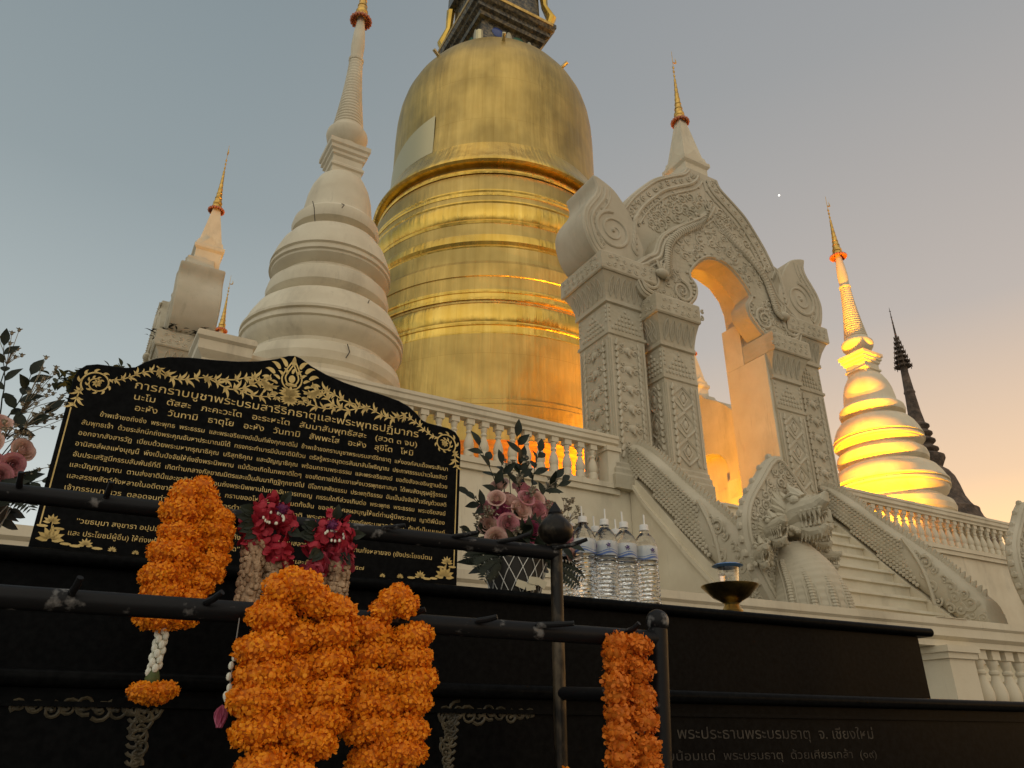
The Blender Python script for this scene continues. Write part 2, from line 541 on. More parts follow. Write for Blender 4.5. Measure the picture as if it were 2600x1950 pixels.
for bxs in (((-10.06, -3.02, -.06, .30, FLOOR, 4.09), (-10.03, -3.02, -.03, .028, 3.90, 3.998)), ((3.02, 10.06, -.06, .30, FLOOR, 4.09), (3.02, 10.03, -.03, .028, 3.90, 3.998)), ((-10.06, -9.7, .302, 20.9, FLOOR, 4.09),)):
    g = MB()
    for bx in bxs: g.box(*bx)
    g.build('coping', M['plaster'], PL, of, 0)
for xa, xb in ((-10.02, -3.02), (3.02, 10.02)):
    g = MB(); g.box(xa, xb, -.025, .028, .9, 1.15); g.build('string_course', M['plaster'], PL, of, 0)

# staircase block between the two naga balustrades
ST = thing('staircase', 'steep white masonry stairs rising to the carved gate', 'stairs', 'S', (0, -1.5, -EYE))
of = (0, -1.5, -EYE)
g = MB(); pts = [(.02, -EYE)]
n_st = 18; rise = (FLOOR + EYE) / n_st; run = .262
g2 = [(0.02, FLOOR)]
y, z = -.30, FLOOR
for i in range(n_st):
    g2 += [(y - .045, z), (y - .05, z - .05), (y, z - .065), (y, z - rise)]
    z -= rise; y -= run
g2 += [(.02, -EYE)]
g.prism_x(g2, -2.22, 2.22); g.build('steps', M['plaster'], ST, of, 0)
for sgn in (-1, 1):
    g = MB()
    g.prism_x([(0.015, 4.55), (-.2, 4.15), (-.7, 3.6), (-1.1, 3.15), (-1.6, 2.6), (-2.1, 2.1), (-2.5, 1.7), (-3.4, .8), (-3.6, -EYE), (.015, -EYE)], *sorted((sgn * 2.225, sgn * 2.76)))
    g.build('stair_wall', M['plaster'], ST, of, 0)
    g = MB()
    ln = [(0.02, 4.30), (-.4, 3.72), (-.9, 3.16), (-1.4, 2.6), (-2.0, 1.98), (-2.6, 1.35)]
    for k in range(len(ln) - 1):
        (y0, z0), (y1, z1) = ln[k], ln[k + 1]
        g.prism_x([(y0, z0), (y0, z0 - .09), (y1, z1 - .09), (y1, z1)], *sorted((sgn * 2.755, sgn * 2.82)))
    g.build('stringer', M['plaster'], ST, of, 0)

# ------------------------------------------------------------------ balustrades
BAL = [(.085, 0), (.085, .10), (.072, .13), (.085, .16), (.088, .22), (.07, .30), (.045, .37), (.04, .40), (.055, .42), (.055, .44), (.04, .46), (.052, .50), (.062, .55), (.05, .58), (.045, .60)]


def balustrade(name, label, fr, p, x0, x1, z0, z1, mid=None, pitch=.27, group=None, rot=0.0, w=.22, posts=(), skip=(1, 0)):
    """local x along; z0 plinth top, z1 rail underside (both above the root)"""
    t = thing(name, label, 'balustrade', fr, p, group, rot)
    H = z1 - z0; k = H / .70
    g = MB()
    g.prism_x([(-.09, z1), (.09, z1), (.09, z1 + .05), (.13, z1 + .08), (.13, z1 + .15), (.15, z1 + .17), (.15, z1 + .225), (-.15, z1 + .225), (-.15, z1 + .17), (-.13, z1 + .15), (-.13, z1 + .08), (-.09, z1 + .05)], x0, x1)
    g.build('handrail', M['plaster'], t, smooth=0)
    b = MB()
    b.lathe([(r * k, z0 + .0 + (zz + .04) * k) for r, zz in BAL], (0, 0, 0), 14)
    b.box(-.075 * k, .075 * k, -.075 * k, .075 * k, z0, z0 + .045 * k); b.box(-.07 * k, .07 * k, -.07 * k, .07 * k, z0 + .60 * k, z1)
    n = max(1, int((x1 - x0 - .2) / pitch)); first = None
    for i in range(n):
        x = x0 + .1 + (i + .5) * (x1 - x0 - .2) / n
        if any(abs(x - q) < .2 for q in posts) or skip[0] < x < skip[1]: continue
        if first is None:
            first = b.build('baluster', M['plaster'], t); o = first
        else:
            o = first.copy(); col.objects.link(o)
        o.location = (x, 0, 0)
    for q in posts:
        g = MB(); g.box(q - .13, q + .13, -.13, .13, z0 - .01, z1 - .08); g.box(q - .16, q + .16, -.16, .16, z1 - .08, z1 - .003); g.build('post', M['plaster'], t, smooth=0)
    return t


balustrade('balustrade', 'white balustrade on the terrace edge running left from the gate behind the black plaque', 'S', (0, .08, 4.09), -9.72, -3.0, 0, .68, posts=(-3.13,), group='terrace balustrades')
balustrade('balustrade', 'golden lit white balustrade on the terrace edge right of the gate', 'S', (0, .08, 4.09), 3.0, 10.0, 0, .68, posts=(3.13,), group='terrace balustrades')
balustrade('balustrade', 'white balustrade on the side edge of the terrace, seen end on at far left', 'S', (-9.88, 0, 4.09), .3, 20.5, 0, .68, pitch=.5, rot=PI / 2, group='terrace balustrades')
PD = thing('corner_pedestal', 'weathered white square pedestal capping the terrace corner above the plaque', 'pedestal', 'S', (-9.9, .1, 4.09))
g = MB(); sq = [(-1, -1), (1, -1), (1, 1), (-1, 1)]
g.plan(sq, [(.24, .0), (.24, .55), (.28, .58), (.28, .66), (.33, .72), (.36, .76), (.36, .90), (.40, .94), (.40, 1.0)]); g.build('shaft', M['plaster'], PD, smooth=0)
g = MB(); g.plan(sq, [(.385, 1.0), (.385, 1.035), (.2, 1.08)]); g.build('cap', M['plaster'], PD, smooth=0)

# ------------------------------------------------------------------ gilt umbrella finial, shared by shrines and gates
_fin = {}


def finial(parent, x, y, z, s=1.0, mat_disc='bead', bird=1):
    if not _fin:
        a = MB(); pr = [(.02, -.04)]
        r = .15; zz = .05
        pr = [(.03, -.1), (.03, .0), (.15, .03), (.16, .10), (.13, .16), (.15, .20), (.145, .26)]
        zz = .26; r = .125
        for i in range(7):
            pr += [(r, zz + .01), (r * .86, zz + .15), (r * .96, zz + .165), (r * .93, zz + .19)]
            zz += .19; r *= .82
        pr += [(.02, zz + .02), (.018, zz + .1)]
        a.lathe(pr, seg=14); _fin['tiers'] = (a, zz)
    a, zz = _fin['tiers']
    if 'me' not in _fin:
        f = a.build('finial', M['gilt']); _fin['me'] = f.data
        n = MB(); n.tube([(0, 0, zz), (0, 0, zz + 1.15)], [.014, .006], 6)
        for q in (.15, .32, .48): n.ell((0, 0, zz + q), (.032, .032, .05), 8, 5); n.tube([(-.05, 0, zz + q + .03), (0, 0, zz + q), (.05, 0, zz + q + .03)], [.006, .012, .006], 5)
        n.tube([(0, 0, zz + .72), (.06, 0, zz + .70), (.12, 0, zz + .74), (.13, 0, zz + .82), (.10, 0, zz + .92)], [.01, .022, .028, .016, .004], 6)
        q = n.build('needle', M['gilt']); _fin['ne'] = q.data
        u = MB(); u.lathe([(.10, .06), (.19, .02), (.235, -.03), (.24, -.06), (.20, -.045), (.12, .0)], seg=20, cap0=False, cap1=False)
        for j in range(18):
            t = 2 * PI * j / 18
            u.ell((.235 * math.cos(t), .235 * math.sin(t), -.07), (.04, .04, .055), 6, 4)
            u.ell((.17 * math.cos(t + .1), .17 * math.sin(t + .1), -.045), (.02, .02, .05), 5, 3)
        k = u.build('umbrella', M['bead']); _fin['um'] = k.data
        for ob in (f, q, k): bpy.data.objects.remove(ob)
    f = bpy.data.objects.new('finial', _fin['me']); col.objects.link(f); f.parent = parent
    f.location = (x, y, z); f.scale = (s, s, s)
    for nme, key in (('umbrella', 'um'), ('needle', 'ne')):
        c = bpy.data.objects.new(nme, _fin[key]); col.objects.link(c); c.parent = f
    return f


# ------------------------------------------------------------------ white corner stupas
def white_stupa(label, a, s, rot=0.0):
    t = thing('white_stupa', label, 'stupa', 'S', (a, s, 4.0), 'white stupas on the terrace corners', rot)
    of = (0, 0, 4.0)
    g = MB(); oc = [(math.cos(2 * PI * (j + .5) / 8), math.sin(2 * PI * (j + .5) / 8)) for j in range(8)]
    g.plan(oc, [(2.0, 4.0), (2.0, 4.25), (1.85, 4.32), (1.85, 4.6), (1.95, 4.7), (1.95, 4.8)])
    g.build('plinth', M['plaster'], t, of, 20)
    g = MB()
    g.lathe([(1.78, 4.8), (1.78, 4.98), (1.62, 5.05), (1.62, 5.2), (1.47, 5.27), (1.38, 5.32), (1.345, 5.40), (1.36, 5.47), (1.42, 5.54), (1.45, 5.68), (1.41, 5.84), (1.29, 5.93), (1.22, 5.96), (1.215, 6.03), (1.28, 6.10), (1.365, 6.19), (1.40, 6.28), (1.40, 6.31),
             (1.44, 6.33), (1.44, 6.39), (1.40, 6.415), (1.40, 6.455), (1.445, 6.47), (1.445, 6.52), (1.40, 6.60), (1.34, 6.76), (1.24, 6.95), (1.11, 7.06), (1.0, 7.10), (.99, 7.13), (1.05, 7.18), (1.105, 7.24), (1.12, 7.36), (1.09, 7.50), (1.00, 7.59), (.93, 7.62),
             (.925, 7.68), (1.0, 7.73), (1.075, 7.80), (1.08, 7.84), (1.12, 7.86), (1.12, 7.91), (1.08, 7.935), (1.08, 7.975), (1.12, 8.0), (1.10, 8.07), (1.05, 8.24), (.97, 8.44), (.86, 8.60), (.74, 8.66), (.68, 8.68), (.68, 8.72), (.74, 8.76), (.81, 8.80), (.835, 8.91), (.81, 9.04), (.74, 9.12), (.68, 9.16),
             (.665, 9.22), (.655, 9.38), (.62, 9.66), (.56, 9.9), (.46, 10.12), (.36, 10.22), (.2, 10.25)], (0, 0, 0), 72)
    b = g.build('bell_body', M['plaster'], t, of, 24)
    g = MB(); sq = [(-1, -1), (1, -1), (1, 1), (-1, 1)]
    g.plan(sq, [(.30, 10.12), (.30, 10.30), (.335, 10.33), (.335, 10.38), (.30, 10.42), (.30, 10.56), (.34, 10.60), (.34, 10.66), (.38, 10.70), (.38, 10.78), (.415, 10.82), (.415, 10.92)])
    g.build('harmika', M['plaster'], t, of, 0)
    g = MB(); pr = [(.30, 10.92), (.29, 11.06), (.33, 11.10), (.40, 11.22), (.425, 11.34), (.41, 11.42), (.36, 11.46), (.33, 11.52), (.32, 11.58)]
    zz = 11.6; n = 22
    for i in range(n):
        f = i / n; r = .15 + .16 * (1 - f) ** 1.5; h = (13.5 - 11.6) / n
        pr += [(r * .93, zz), (r, zz + h * .3), (r, zz + h * .7), (r * .93, zz + h)]
        zz += h
    pr += [(.16, 13.52), (.165, 13.58), (.13, 13.62), (.135, 13.75), (.148, 14.0), (.125, 14.4), (.09, 14.72), (.08, 14.9)]
    g.lathe(pr, seg=40); g.build('spire', M['plaster'], t, of, 30)
    finial(t, 0, 0, 14.87 - 4.0, .93)
    return t, b


W1, wb = white_stupa('large white stupa with cracked ringed body, directly behind the black plaque', -8.02, 1.97)
of = (0, 0, 4.0)
for base in ([(-.55, 8.95, .0), (-.5, 8.80, .02), (-.53, 8.62, 0), (-.5, 8.5, 0)], [(.06, 9.05, 0), (.1, 8.9, 0), (.06, 8.82, 0)], [(.30, 5.85, 0), (.34, 5.72, 0), (.30, 5.6, 0)], [(.62, 6.9, 0), (.58, 6.75, 0)]):
    g = MB(); P = []
    for x, z, _ in base:
        rr = {8: 1.0, 9: .82, 5: 1.45, 6: 1.30}[int(z)]
        if z > 8.4 and z < 8.75: rr = .86
        aa = math.atan2(-10.4 - 1.97, -11.1 + 8.02) + x * .9
        P.append((rr * math.cos(aa), rr * math.sin(aa), z))
    g.tube(P, .008, 5); g.build('crack', M['crack'], W1, of)
WR, _ = white_stupa('white stupa glowing yellow in floodlight right of the gate', 7.92, 2.1)
WR.scale = (1.06, 1.06, .915)
white_stupa('white stupa almost hidden at the far left, only its gilt tip showing', -7.95, 18.6)

# ------------------------------------------------------------------ golden stupa
CG = (-.02, 10.5)
GS = thing('golden_stupa', 'huge gold sheathed bell stupa towering over the terrace', 'stupa', 'S', (CG[0], CG[1], 4.0))
of = (0, 0, 4.0)


M['gold_drum'] = gold_sheet('gold_sheet_drum', (.56, .385, .12), (.68, .48, .16), .46, .55)


def gl(name, prof, m, seg=120, sm=25, cap=True):
    if name in ('moulding', 'torus_band', 'waist_band'):
        r0 = min(r for r, z in prof); prof = [(r0 + (r - r0) * .6, z) for r, z in prof]
    g = MB(); g.lathe(prof, (0, 0, 0), seg, cap, cap); return g.build(name, M[m], GS, of, sm)


gl('bell_dome', [(3.95, 18.05), (3.915, 18.6), (3.89, 19.1), (3.88, 19.6), (3.885, 20.9), (3.86, 21.7), (3.79, 22.3), (3.66, 22.85), (3.43, 23.4), (3.10, 23.95), (2.70, 24.45), (2.3, 24.85), (2.0, 25.1), (1.6, 25.3), (.5, 25.4)], 'gold')
gl('bell_rim', [(4.1, 16.86), (4.40, 16.88), (4.46, 16.95), (4.45, 17.02), (4.36, 17.2), (4.2, 17.52), (4.06, 17.84), (3.98, 18.06), (3.93, 18.08)], 'gold_bright', cap=False)
gl('upper_drum', [(4.45, 14.86), (4.45, 15.55), (4.38, 15.6), (4.38, 16.2), (4.27, 16.45), (4.18, 16.5), (4.15, 16.9)], 'gold', cap=False)
gl('moulding', [(4.18, 16.5), (4.34, 16.5), (4.38, 16.56), (4.36, 16.64), (4.2, 16.72)], 'gold_bright', cap=False)
gl('moulding', [(4.4, 15.46), (4.52, 15.46), (4.55, 15.52), (4.52, 15.58), (4.46, 15.6), (4.5, 15.66), (4.48, 15.72), (4.38, 15.75)], 'gold_bright', cap=False)
gl('torus_band', [(4.45, 14.38), (4.55, 14.36), (4.60, 14.44), (4.56, 14.5), (4.62, 14.58), (4.68, 14.78), (4.66, 14.98), (4.58, 15.1), (4.52, 15.13), (4.56, 15.18), (4.54, 15.24), (4.45, 15.26)], 'gold_bright', cap=False)
gl('middle_drum', [(4.60, 12.9), (4.60, 13.4), (4.52, 13.45), (4.5, 14.38)], 'gold', cap=False)
gl('moulding', [(4.50, 13.42), (4.62, 13.40), (4.66, 13.46), (4.62, 13.52), (4.70, 13.62), (4.70, 13.78), (4.62, 13.9), (4.5, 13.95)], 'gold_bright', cap=False)
gl('middle_drum', [(4.70, 11.35), (4.70, 12.3), (4.73, 12.32), (4.73, 12.75), (4.66, 12.8), (4.60, 12.92)], 'gold_drum', cap=False)
gl('moulding', [(4.70, 11.5), (4.77, 11.5), (4.79, 11.55), (4.77, 11.6), (4.72, 11.62), (4.72, 11.74), (4.76, 11.75), (4.78, 11.8), (4.76, 11.85), (4.70, 11.86)], 'gold_bright', cap=False)
gl('waist_band', [(4.78, 10.72), (4.84, 10.8), (4.88, 10.98), (4.86, 11.2), (4.79, 11.35), (4.70, 11.42)], 'gold_bright', cap=False)
gl('moulding', [(4.80, 10.3), (4.88, 10.3), (4.9, 10.35), (4.88, 10.4), (4.83, 10.42), (4.83, 10.6), (4.88, 10.62), (4.9, 10.67), (4.88, 10.72), (4.78, 10.74)], 'gold_bright', cap=False)
gl('lower_drum', [(5.0, 6.9), (5.0, 8.1), (4.95, 8.15), (4.95, 8.28), (4.88, 8.32), (4.85, 10.32)], 'gold_drum', cap=False)
g = MB(); pr = []
for k in range(9): pr += [(5.08 + .035 * (k % 2), 4.9 + k * .27)]
g.lathe(pr, (0, 0, 0), 96, False, False); g.build('saffron_sash', M['cloth'], GS, of)
gl('base', [(5.9, 4.0), (5.9, 4.5), (5.6, 4.6), (5.45, 4.85), (5.05, 4.9), (5.0, 6.95)], 'gold', cap=False)
g = MB(); vs = []; fs = []
for i in range(17):           # paler repair sheet low on the left of the bell
    a = R(-212) + R(62) * i / 16
    top = 18.7 + 1.1 * (i / 16) ** .7
    for z in (18.1, 18.5, 18.8, top if top > 18.85 else 18.85):
        r = 3.90 + max(0, 19.0 - z) * .05
        vs.append(((r + .012) * math.cos(a), (r + .012) * math.sin(a), z))
for i in range(16):
    for j in range(3): fs.append((i * 4 + j, i * 4 + 4 + j, i * 4 + 5 + j, i * 4 + 1 + j))
g.add(vs, fs); g.build('repair_sheet', M['gold_pale'], GS, of)
for k in range(8):
    a = R(22 + 45 * k); g = MB(); c, s_ = math.cos(a), math.sin(a)
    g.tube([(3.3 * c, 3.3 * s_, 23.5), (3.62 * c, 3.62 * s_, 23.62)], .07, 8); g.build('spout', M['gold_pale'], GS, of)
for k in range(4):
    a = R(-135 + 90 * k); g = MB(); c, s_ = math.cos(a), math.sin(a)
    g.tube([(2.15 * c, 2.15 * s_, 24.7), (2.2 * c, 2.2 * s_, 25.4)], [.16, .15], 8); g.build('corner_peg', M['gold_pale'], GS, of)
HK = MB(); sq = [(-1, -1), (.0, -1.08), (1, -1), (1.08, 0), (1, 1), (0, 1.08), (-1, 1), (-1.08, 0)]
sq = [(-1, -1), (1, -1), (1, 1), (-1, 1)]
HK.plan(sq, [(1.5, 26.2), (1.5, 27.0), (1.42, 27.05), (1.36, 28.1), (1.5, 28.15), (1.55, 28.3), (1.7, 28.4), (1.7, 28.62), (1.82, 28.7), (1.9, 28.85), (1.9, 29.05), (1.5, 29.1), (1.4, 29.15), (1.35, 31.5), (1.6, 31.6), (1.6, 32.2), (.8, 32.4), (.6, 36), (.2, 40)])
oh = (0, 0, 5.6)
hk = HK.build('harmika', M['mosaic'], GS, oh, 0)
for sx in range(4):
    for q, (mm, rz) in enumerate([('mosaic_blue', -.62), ('mosaic_green', .35), ('mosaic_pale', -.12), ('mosaic_pale', .85)]):
        g = MB(); g.ell((rz, -1.405, 27.62), (.30 if q < 2 else .14, .03, .28 if q < 2 else .34), 12, 6)
        g.v = [tuple(Matrix.Rotation(PI / 2 * sx, 3, 'Z') @ Vector(p)) for p in g.v]
        g.build('mosaic_flower', M[mm], hk, oh)
    for q in (-1.0, 1.0):
        g = MB(); g.tube([(q * 1.62, -1.62, 28.95), (q * 1.75, -1.75, 29.5), (q * 1.55, -1.55, 30.3), (q * 1.5, -1.5, 31.4)], [.16, .22, .15, .2], 8)
        g.v = [tuple(Matrix.Rotation(PI / 2 * sx, 3, 'Z') @ Vector(p)) for p in g.v]
        if q > 0: g.build('gilt_bracket', M['gold_bright'], hk, oh)
    g = MB(); g.box(-1.72, 1.72, -1.93, -1.90, 28.86, 29.02)
    g.v = [tuple(Matrix.Rotation(PI / 2 * sx, 3, 'Z') @ Vector(p)) for p in g.v]
    g.build('gilt_cornice', M['gilt'], hk, oh, 0)
g = MB(); g.tube([(-1.9, -1.9, 28.3), (-2.25, -2.1, 28.55), (-2.5, -2.2, 28.45), (-2.55, -2.2, 28.2)], .035, 6); g.ell((-2.56, -2.2, 28.1), (.1, .1, .12)); g.build('hanging_bell', M['bronze'], GS, oh)

# ------------------------------------------------------------------ dark stupa far behind on the right
DK = thing('brick_stupa', 'dark weathered brick stupa silhouetted behind the yellow lit stupa', 'stupa', 'W', (22.85, 40, -EYE))
g = MB(); g.lathe([(3.2, -EYE), (3.2, 6), (2.9, 6.2), (2.9, 8.5), (2.5, 8.8), (2.3, 10.2), (2.05, 10.5), (1.95, 10.85), (1.95, 11.0), (1.78, 11.1), (1.62, 11.35), (1.45, 11.75), (1.33, 12.4), (1.2, 12.9), (1.0, 13.25), (.72, 13.5)], seg=48); g.build('bell', M['brick'], DK, (0, 0, -EYE), 40)
g = MB(); pr = [(.7, 13.45), (.78, 13.6), (.98, 14.0), (.98, 14.15), (.72, 14.3)]
for zz, r in ((14.35, .78), (14.85, .72), (15.3, .66), (15.75, .6)): pr += [(r * .72, zz), (r, zz + .18), (r, zz + .26), (r * .7, zz + .42)]
pr += [(.42, 16.2), (.34, 16.9), (.27, 18.0), (.31, 18.1), (.26, 18.25), (.17, 19.9)]
g.lathe(pr, seg=28); g.build('spire', M['brick'], DK, (0, 0, -EYE), 30)
g = MB(); zz = 19.75
g.lathe([(.12, 19.6), (.17, 19.8), (.12, 20.4)], seg=12)
for i in range(7):
    r = .46 - .055 * i
    g.lathe([(r * .45, zz + .02), (r, zz), (r, zz + .05), (r * .5, zz + .1), (r * .4, zz + .3)], seg=16)
    for j in range(10):
        t = 2 * PI * j / 10; g.tube([(r * math.cos(t), r * math.sin(t), zz - .12), (r * 1.05 * math.cos(t), r * 1.05 * math.sin(t), zz + .13)], .022, 4)
    zz += .31
g.tube([(0, 0, zz - .2), (0, 0, 23.75)], [.07, .012], 6)
for q in (22.3, 22.7, 23.1, 23.5): g.tube([(-.06, 0, q), (.06, 0, q)], .02, 4)
g.build('tiered_umbrella', M['brick'], DK, (0, 0, -EYE), 30)
# ------------------------------------------------------------------ carved gates
def mirror(half):
    """half: points from the bottom outside ... to the axis (x=0); returns the full left-right outline"""
    return half + [(-x, z) for x, z in reversed(half) if x > 1e-6]


def curl(g, cx, cz, s, a0, turns, y, r0, hand=1, n=22, seg=5):
    P = []; rr = []
    for i in range(n + 1):
        f = i / n; a = a0 + hand * turns * 2 * PI * f; q = s * (1 - f) ** .8 + .04 * s
        P.append((cx + q * math.cos(a), y, cz + q * math.sin(a))); rr.append(r0 * (1 - .55 * f))
    g.tube(P, rr, seg, flat=.8)
    g.ell(P[-1], r0 * 1.1, 6, 4)


def flame(g, x, z, ang, ln, w, bend, y, h):
    """raised pointed leaf lying on the facade"""
    P = []; rr = []
    for i in range(7):
        f = i / 6; a = ang + bend * f
        if i: x += math.cos(a) * ln / 6; z += math.sin(a) * ln / 6
        P.append((x, y, z)); rr.append(max(.004, w * .5 * math.sin(PI * min(1, .25 + .75 * f)) ** .8))
    g.tube(P, rr, 6, flat=h)


def fill_curls(g, poly, y, size, tries, r0, margin, seedv):
    rs = random.Random(seedv); got = []
    xs = [p[0] for p in poly]; zs = [p[1] for p in poly]
    for _ in range(tries):
        p = (rs.uniform(min(xs), max(xs)), rs.uniform(min(zs), max(zs)))
        s = size * rs.uniform(.6, 1.1)
        if not inside(p, poly) or seg_dist(p, poly) < margin + s * .6: continue
        if any(math.hypot(p[0] - q[0], p[1] - q[1]) < (s + q[2]) * .82 for q in got): continue
        got.append((p[0], p[1], s))
        a0 = rs.uniform(0, 6.28); h = rs.choice((-1, 1))
        curl(g, p[0], p[1], s, a0, 1.35, y, r0 * s / size, h)
        for k in range(3):
            a = a0 + k * 2.1
            flame(g, p[0] + s * math.cos(a), p[1] + s * math.sin(a), a + h * .7, s * .9, s * .36, h * 1.4, y, .5)


HB = [(3.16, 8.86), (3.30, 8.95), (3.46, 9.2), (3.56, 9.62), (3.50, 9.95), (3.36, 10.2), (3.20, 10.45), (3.16, 10.65), (3.22, 10.92), (2.95, 10.86), (2.68, 10.72), (2.48, 10.5)]
SCROLL = smooth_line(HB, 4) + [(2.42, 10.42), (2.2, 10.05), (2.0, 9.4), (2.1, 8.87)]
GB = smooth_line([(2.42, 10.42), (2.30, 10.66), (2.10, 11.02), (1.80, 11.42), (1.44, 11.83), (.98, 12.16), (.62, 12.40), (.5, 12.62)], 4) + [(0, 12.62)]
OPB = [(0, 10.02), (.42, 9.98), (.80, 9.84), (1.06, 9.55), (1.17, 9.2), (1.18, 8.78), (1.10, 8.74), (1.10, 8.0)]
OPF = smooth_line([(0, 9.74), (.32, 9.66), (.62, 9.42), (.86, 9.08), (.72, 8.84), (.74, 8.56), (.94, 8.30), (1.14, 8.10)], 4)
FO = smooth_line([(2.02, 8.09), (2.30, 8.2), (2.45, 8.55), (2.38, 8.88), (2.10, 9.16), (1.86, 9.34), (1.76, 9.6), (1.58, 9.9), (1.14, 10.28), (.62, 10.66), (.22, 11.0), (0, 11.4)], 4)


def frame_poly(outer, opening):
    """outer: bottom outside -> apex on axis; opening: apex on axis -> bottom inside; right half as a closed polygon"""
    return outer + opening


def pillar(parent, name, cx, w, y0, y1, ztop, zbot, style, sides='flr'):
    hw = w / 2; cy = (y0 + y1) / 2; hd = (y1 - y0) / 2
    of = (0, 0, 4.0)
    il = .25 if ('l' not in sides) else 1.0
    ir = .25 if ('r' not in sides) else 1.0
    def pl(e):
        bk = 0 if len(sides) < 3 else e
        return [(cx - hw - e * il, y0 - e), (cx + hw + e * ir, y0 - e), (cx + hw + e * ir, y1 + bk), (cx - hw - e * il, y1 + bk)]
    def stack(lst):
        g = MB(); g.rings([[(x, y, z) for x, y in pl(e)] for e, z in lst]); return g
    f = .0
    capz = ztop - .44
    g = stack([(.13, zbot), (.13, zbot + .25), (.09, zbot + .3), (.09, zbot + .38), (.05, zbot + .43), (.05, zbot + .5), (.0, zbot + .55), (0, capz - 1.32), (.03, capz - 1.30), (.03, capz - 1.24), (.0, capz - 1.22), (.0, capz - .62), (.05, capz - .6), (.05, capz - .52)])
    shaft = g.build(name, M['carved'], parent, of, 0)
    g = stack([(.03, capz - .52), (.05, capz - .40), (.10, capz - .22), (.17, capz - .06), (.20, capz - .002)])
    g.build('capital_bell', M['carved'], shaft, of, 0)
    g = stack([(.23, capz), (.25, capz + .03), (.25, ztop - .04), (.22, ztop)])
    g.build('abacus', M['carved'], shaft, of, 0)
    # carved ornament on the outward and front faces
    g = MB()
    faces = []
    faces.append(('f', cx, w, y0))
    faces.append(('l', cy, y1 - y0, cx - hw)); faces.append(('r', cy, y1 - y0, cx + hw))
    zb, zt = zbot + .62, capz - 1.40
    for kind, c, wd, pos in faces:
        if kind not in sides: continue
        t = MB(); hwid = wd / 2
        # relief is modelled on a front face (x, z) then turned
        for e in (-1, 1):
            t.box(c + e * (hwid - .05) - .018, c + e * (hwid - .05) + .018, pos - .022 if kind == 'f' else -.022, pos + .01 if kind == 'f' else .01, zb, zt)
        yy = pos if kind == 'f' else 0.0
        nn_ = int((zt - zb) / .13)
        for i in range(nn_):      # herring-bone leaves along the arris
            z = zb + (i + .5) * (zt - zb) / nn_
            for e in (-1, 1):
                flame(t, c + e * (hwid - .145), z - .06, PI / 2 + e * .55, .17, .085, -e * .5, yy - .012, .9)
        nm_ = max(3, int((zt - zb) / (.37 if style == 'round' else .56)))
        for i in range(nm_):
            z = zb + (i + .5) * (zt - zb) / nm_
            if style == 'round':
                t.ell((c, yy, z), (.10, .06, .085), 10, 6)
                for e in (-1, 1):
                    t.ell((c + e * .085, yy, z + .02), (.05, .03, .055), 8, 5)
                    curl(t, c + e * .17, z - .03, .075, 0 if e > 0 else PI, 1.1, yy - .01, .022, e)
                    curl(t, c + e * .12, z + .12, .05, 0 if e > 0 else PI, 1.0, yy - .01, .016, -e)
                t.tube([(c, yy - .03, z - .02), (c, yy - .05, z - .1), (c + .05, yy - .03, z - .14)], [.03, .022, .012], 6)
            else:
                hh = (zt - zb) / nm_ * .49; ww = hwid * .62
                for e in (-1, 1):
                    t.tube([(c, yy, z - hh), (c + e * ww * .8, yy, z - hh * .35), (c + e * ww, yy, z), (c + e * ww * .8, yy, z + hh * .35), (c, yy, z + hh)], .034, 5)
                    for q in (-1, 1): curl(t, c + e * ww * .95, z + q * hh * .75, .05, 0, 1.1, yy - .005, .016, e * q)
                t.tube([(c, yy, z - hh * .6), (c - ww * .45, yy, z), (c, yy, z + hh * .6), (c + ww * .45, yy, z), (c, yy, z - hh * .6)], .026, 5)
                t.ell((c, yy, z), (.06, .05, .10), 8, 5)
        # frieze of stepped triangles below the capital, petals on the bell, scrolls on the abacus
        z0 = capz - 1.19
        for r in range(5):
            for k in range(-4, 5):
                x = c + k * .085
                if abs(k) + r > 4 or abs(x - c) > hwid - .06: continue
                t.ell((x, yy, z0 + .05 + r * .105), (.036, .035, .046), 6, 4)
        for e in (-1, 1):
            for r in range(4):
                t.ell((c + e * (hwid - .05), yy, z0 + .5 - r * .10), (.03, .03, .045), 6, 4)
        npet = max(5, int(wd / .14))
        for k in range(npet):
            x = c - hwid + (k + .5) * wd / npet
            for q in (-1, 1): t.tube([(x, yy - .045, capz - .47), (x + q * wd / npet * .36, yy - .085, capz - .30), (x + q * wd / npet * .30, yy - .13, capz - .16), (x, yy - .18, capz - .06)], .014, 4)
            t.tube([(x, yy - .045, capz - .45), (x, yy - .115, capz - .2)], .010, 4)
        rs = random.Random(5); na = int((wd + .4) / .17)
        for k in range(na):
            x = c - hwid - .17 + (k + .5) * (wd + .34) / na
            curl(t, x, capz + .14, .06, k * 1.3, 1.1, yy - .25, .022, 1 if k % 2 else -1); curl(t, x + .05, capz + .30, .05, k * 2.3, 1.1, yy - .25, .02, -1 if k % 2 else 1)
        t.v = [(x, yy + (y - yy) * .95 if z < capz - .55 else y, z) for x, y, z in t.v]
        if kind == 'f':
            g.add(t.v, t.f)
        elif kind == 'l':      # (x=c.., y=depth, z) -> along y, facing -x
            g.add([(pos + y, x, z) for x, y, z in t.v], [tuple(reversed(q)) for q in t.f])
        else:
            g.add([(pos - y, x, z) for x, y, z in t.v], t.f)
    g.build('carving', M['relief'], shaft, of)
    return shaft


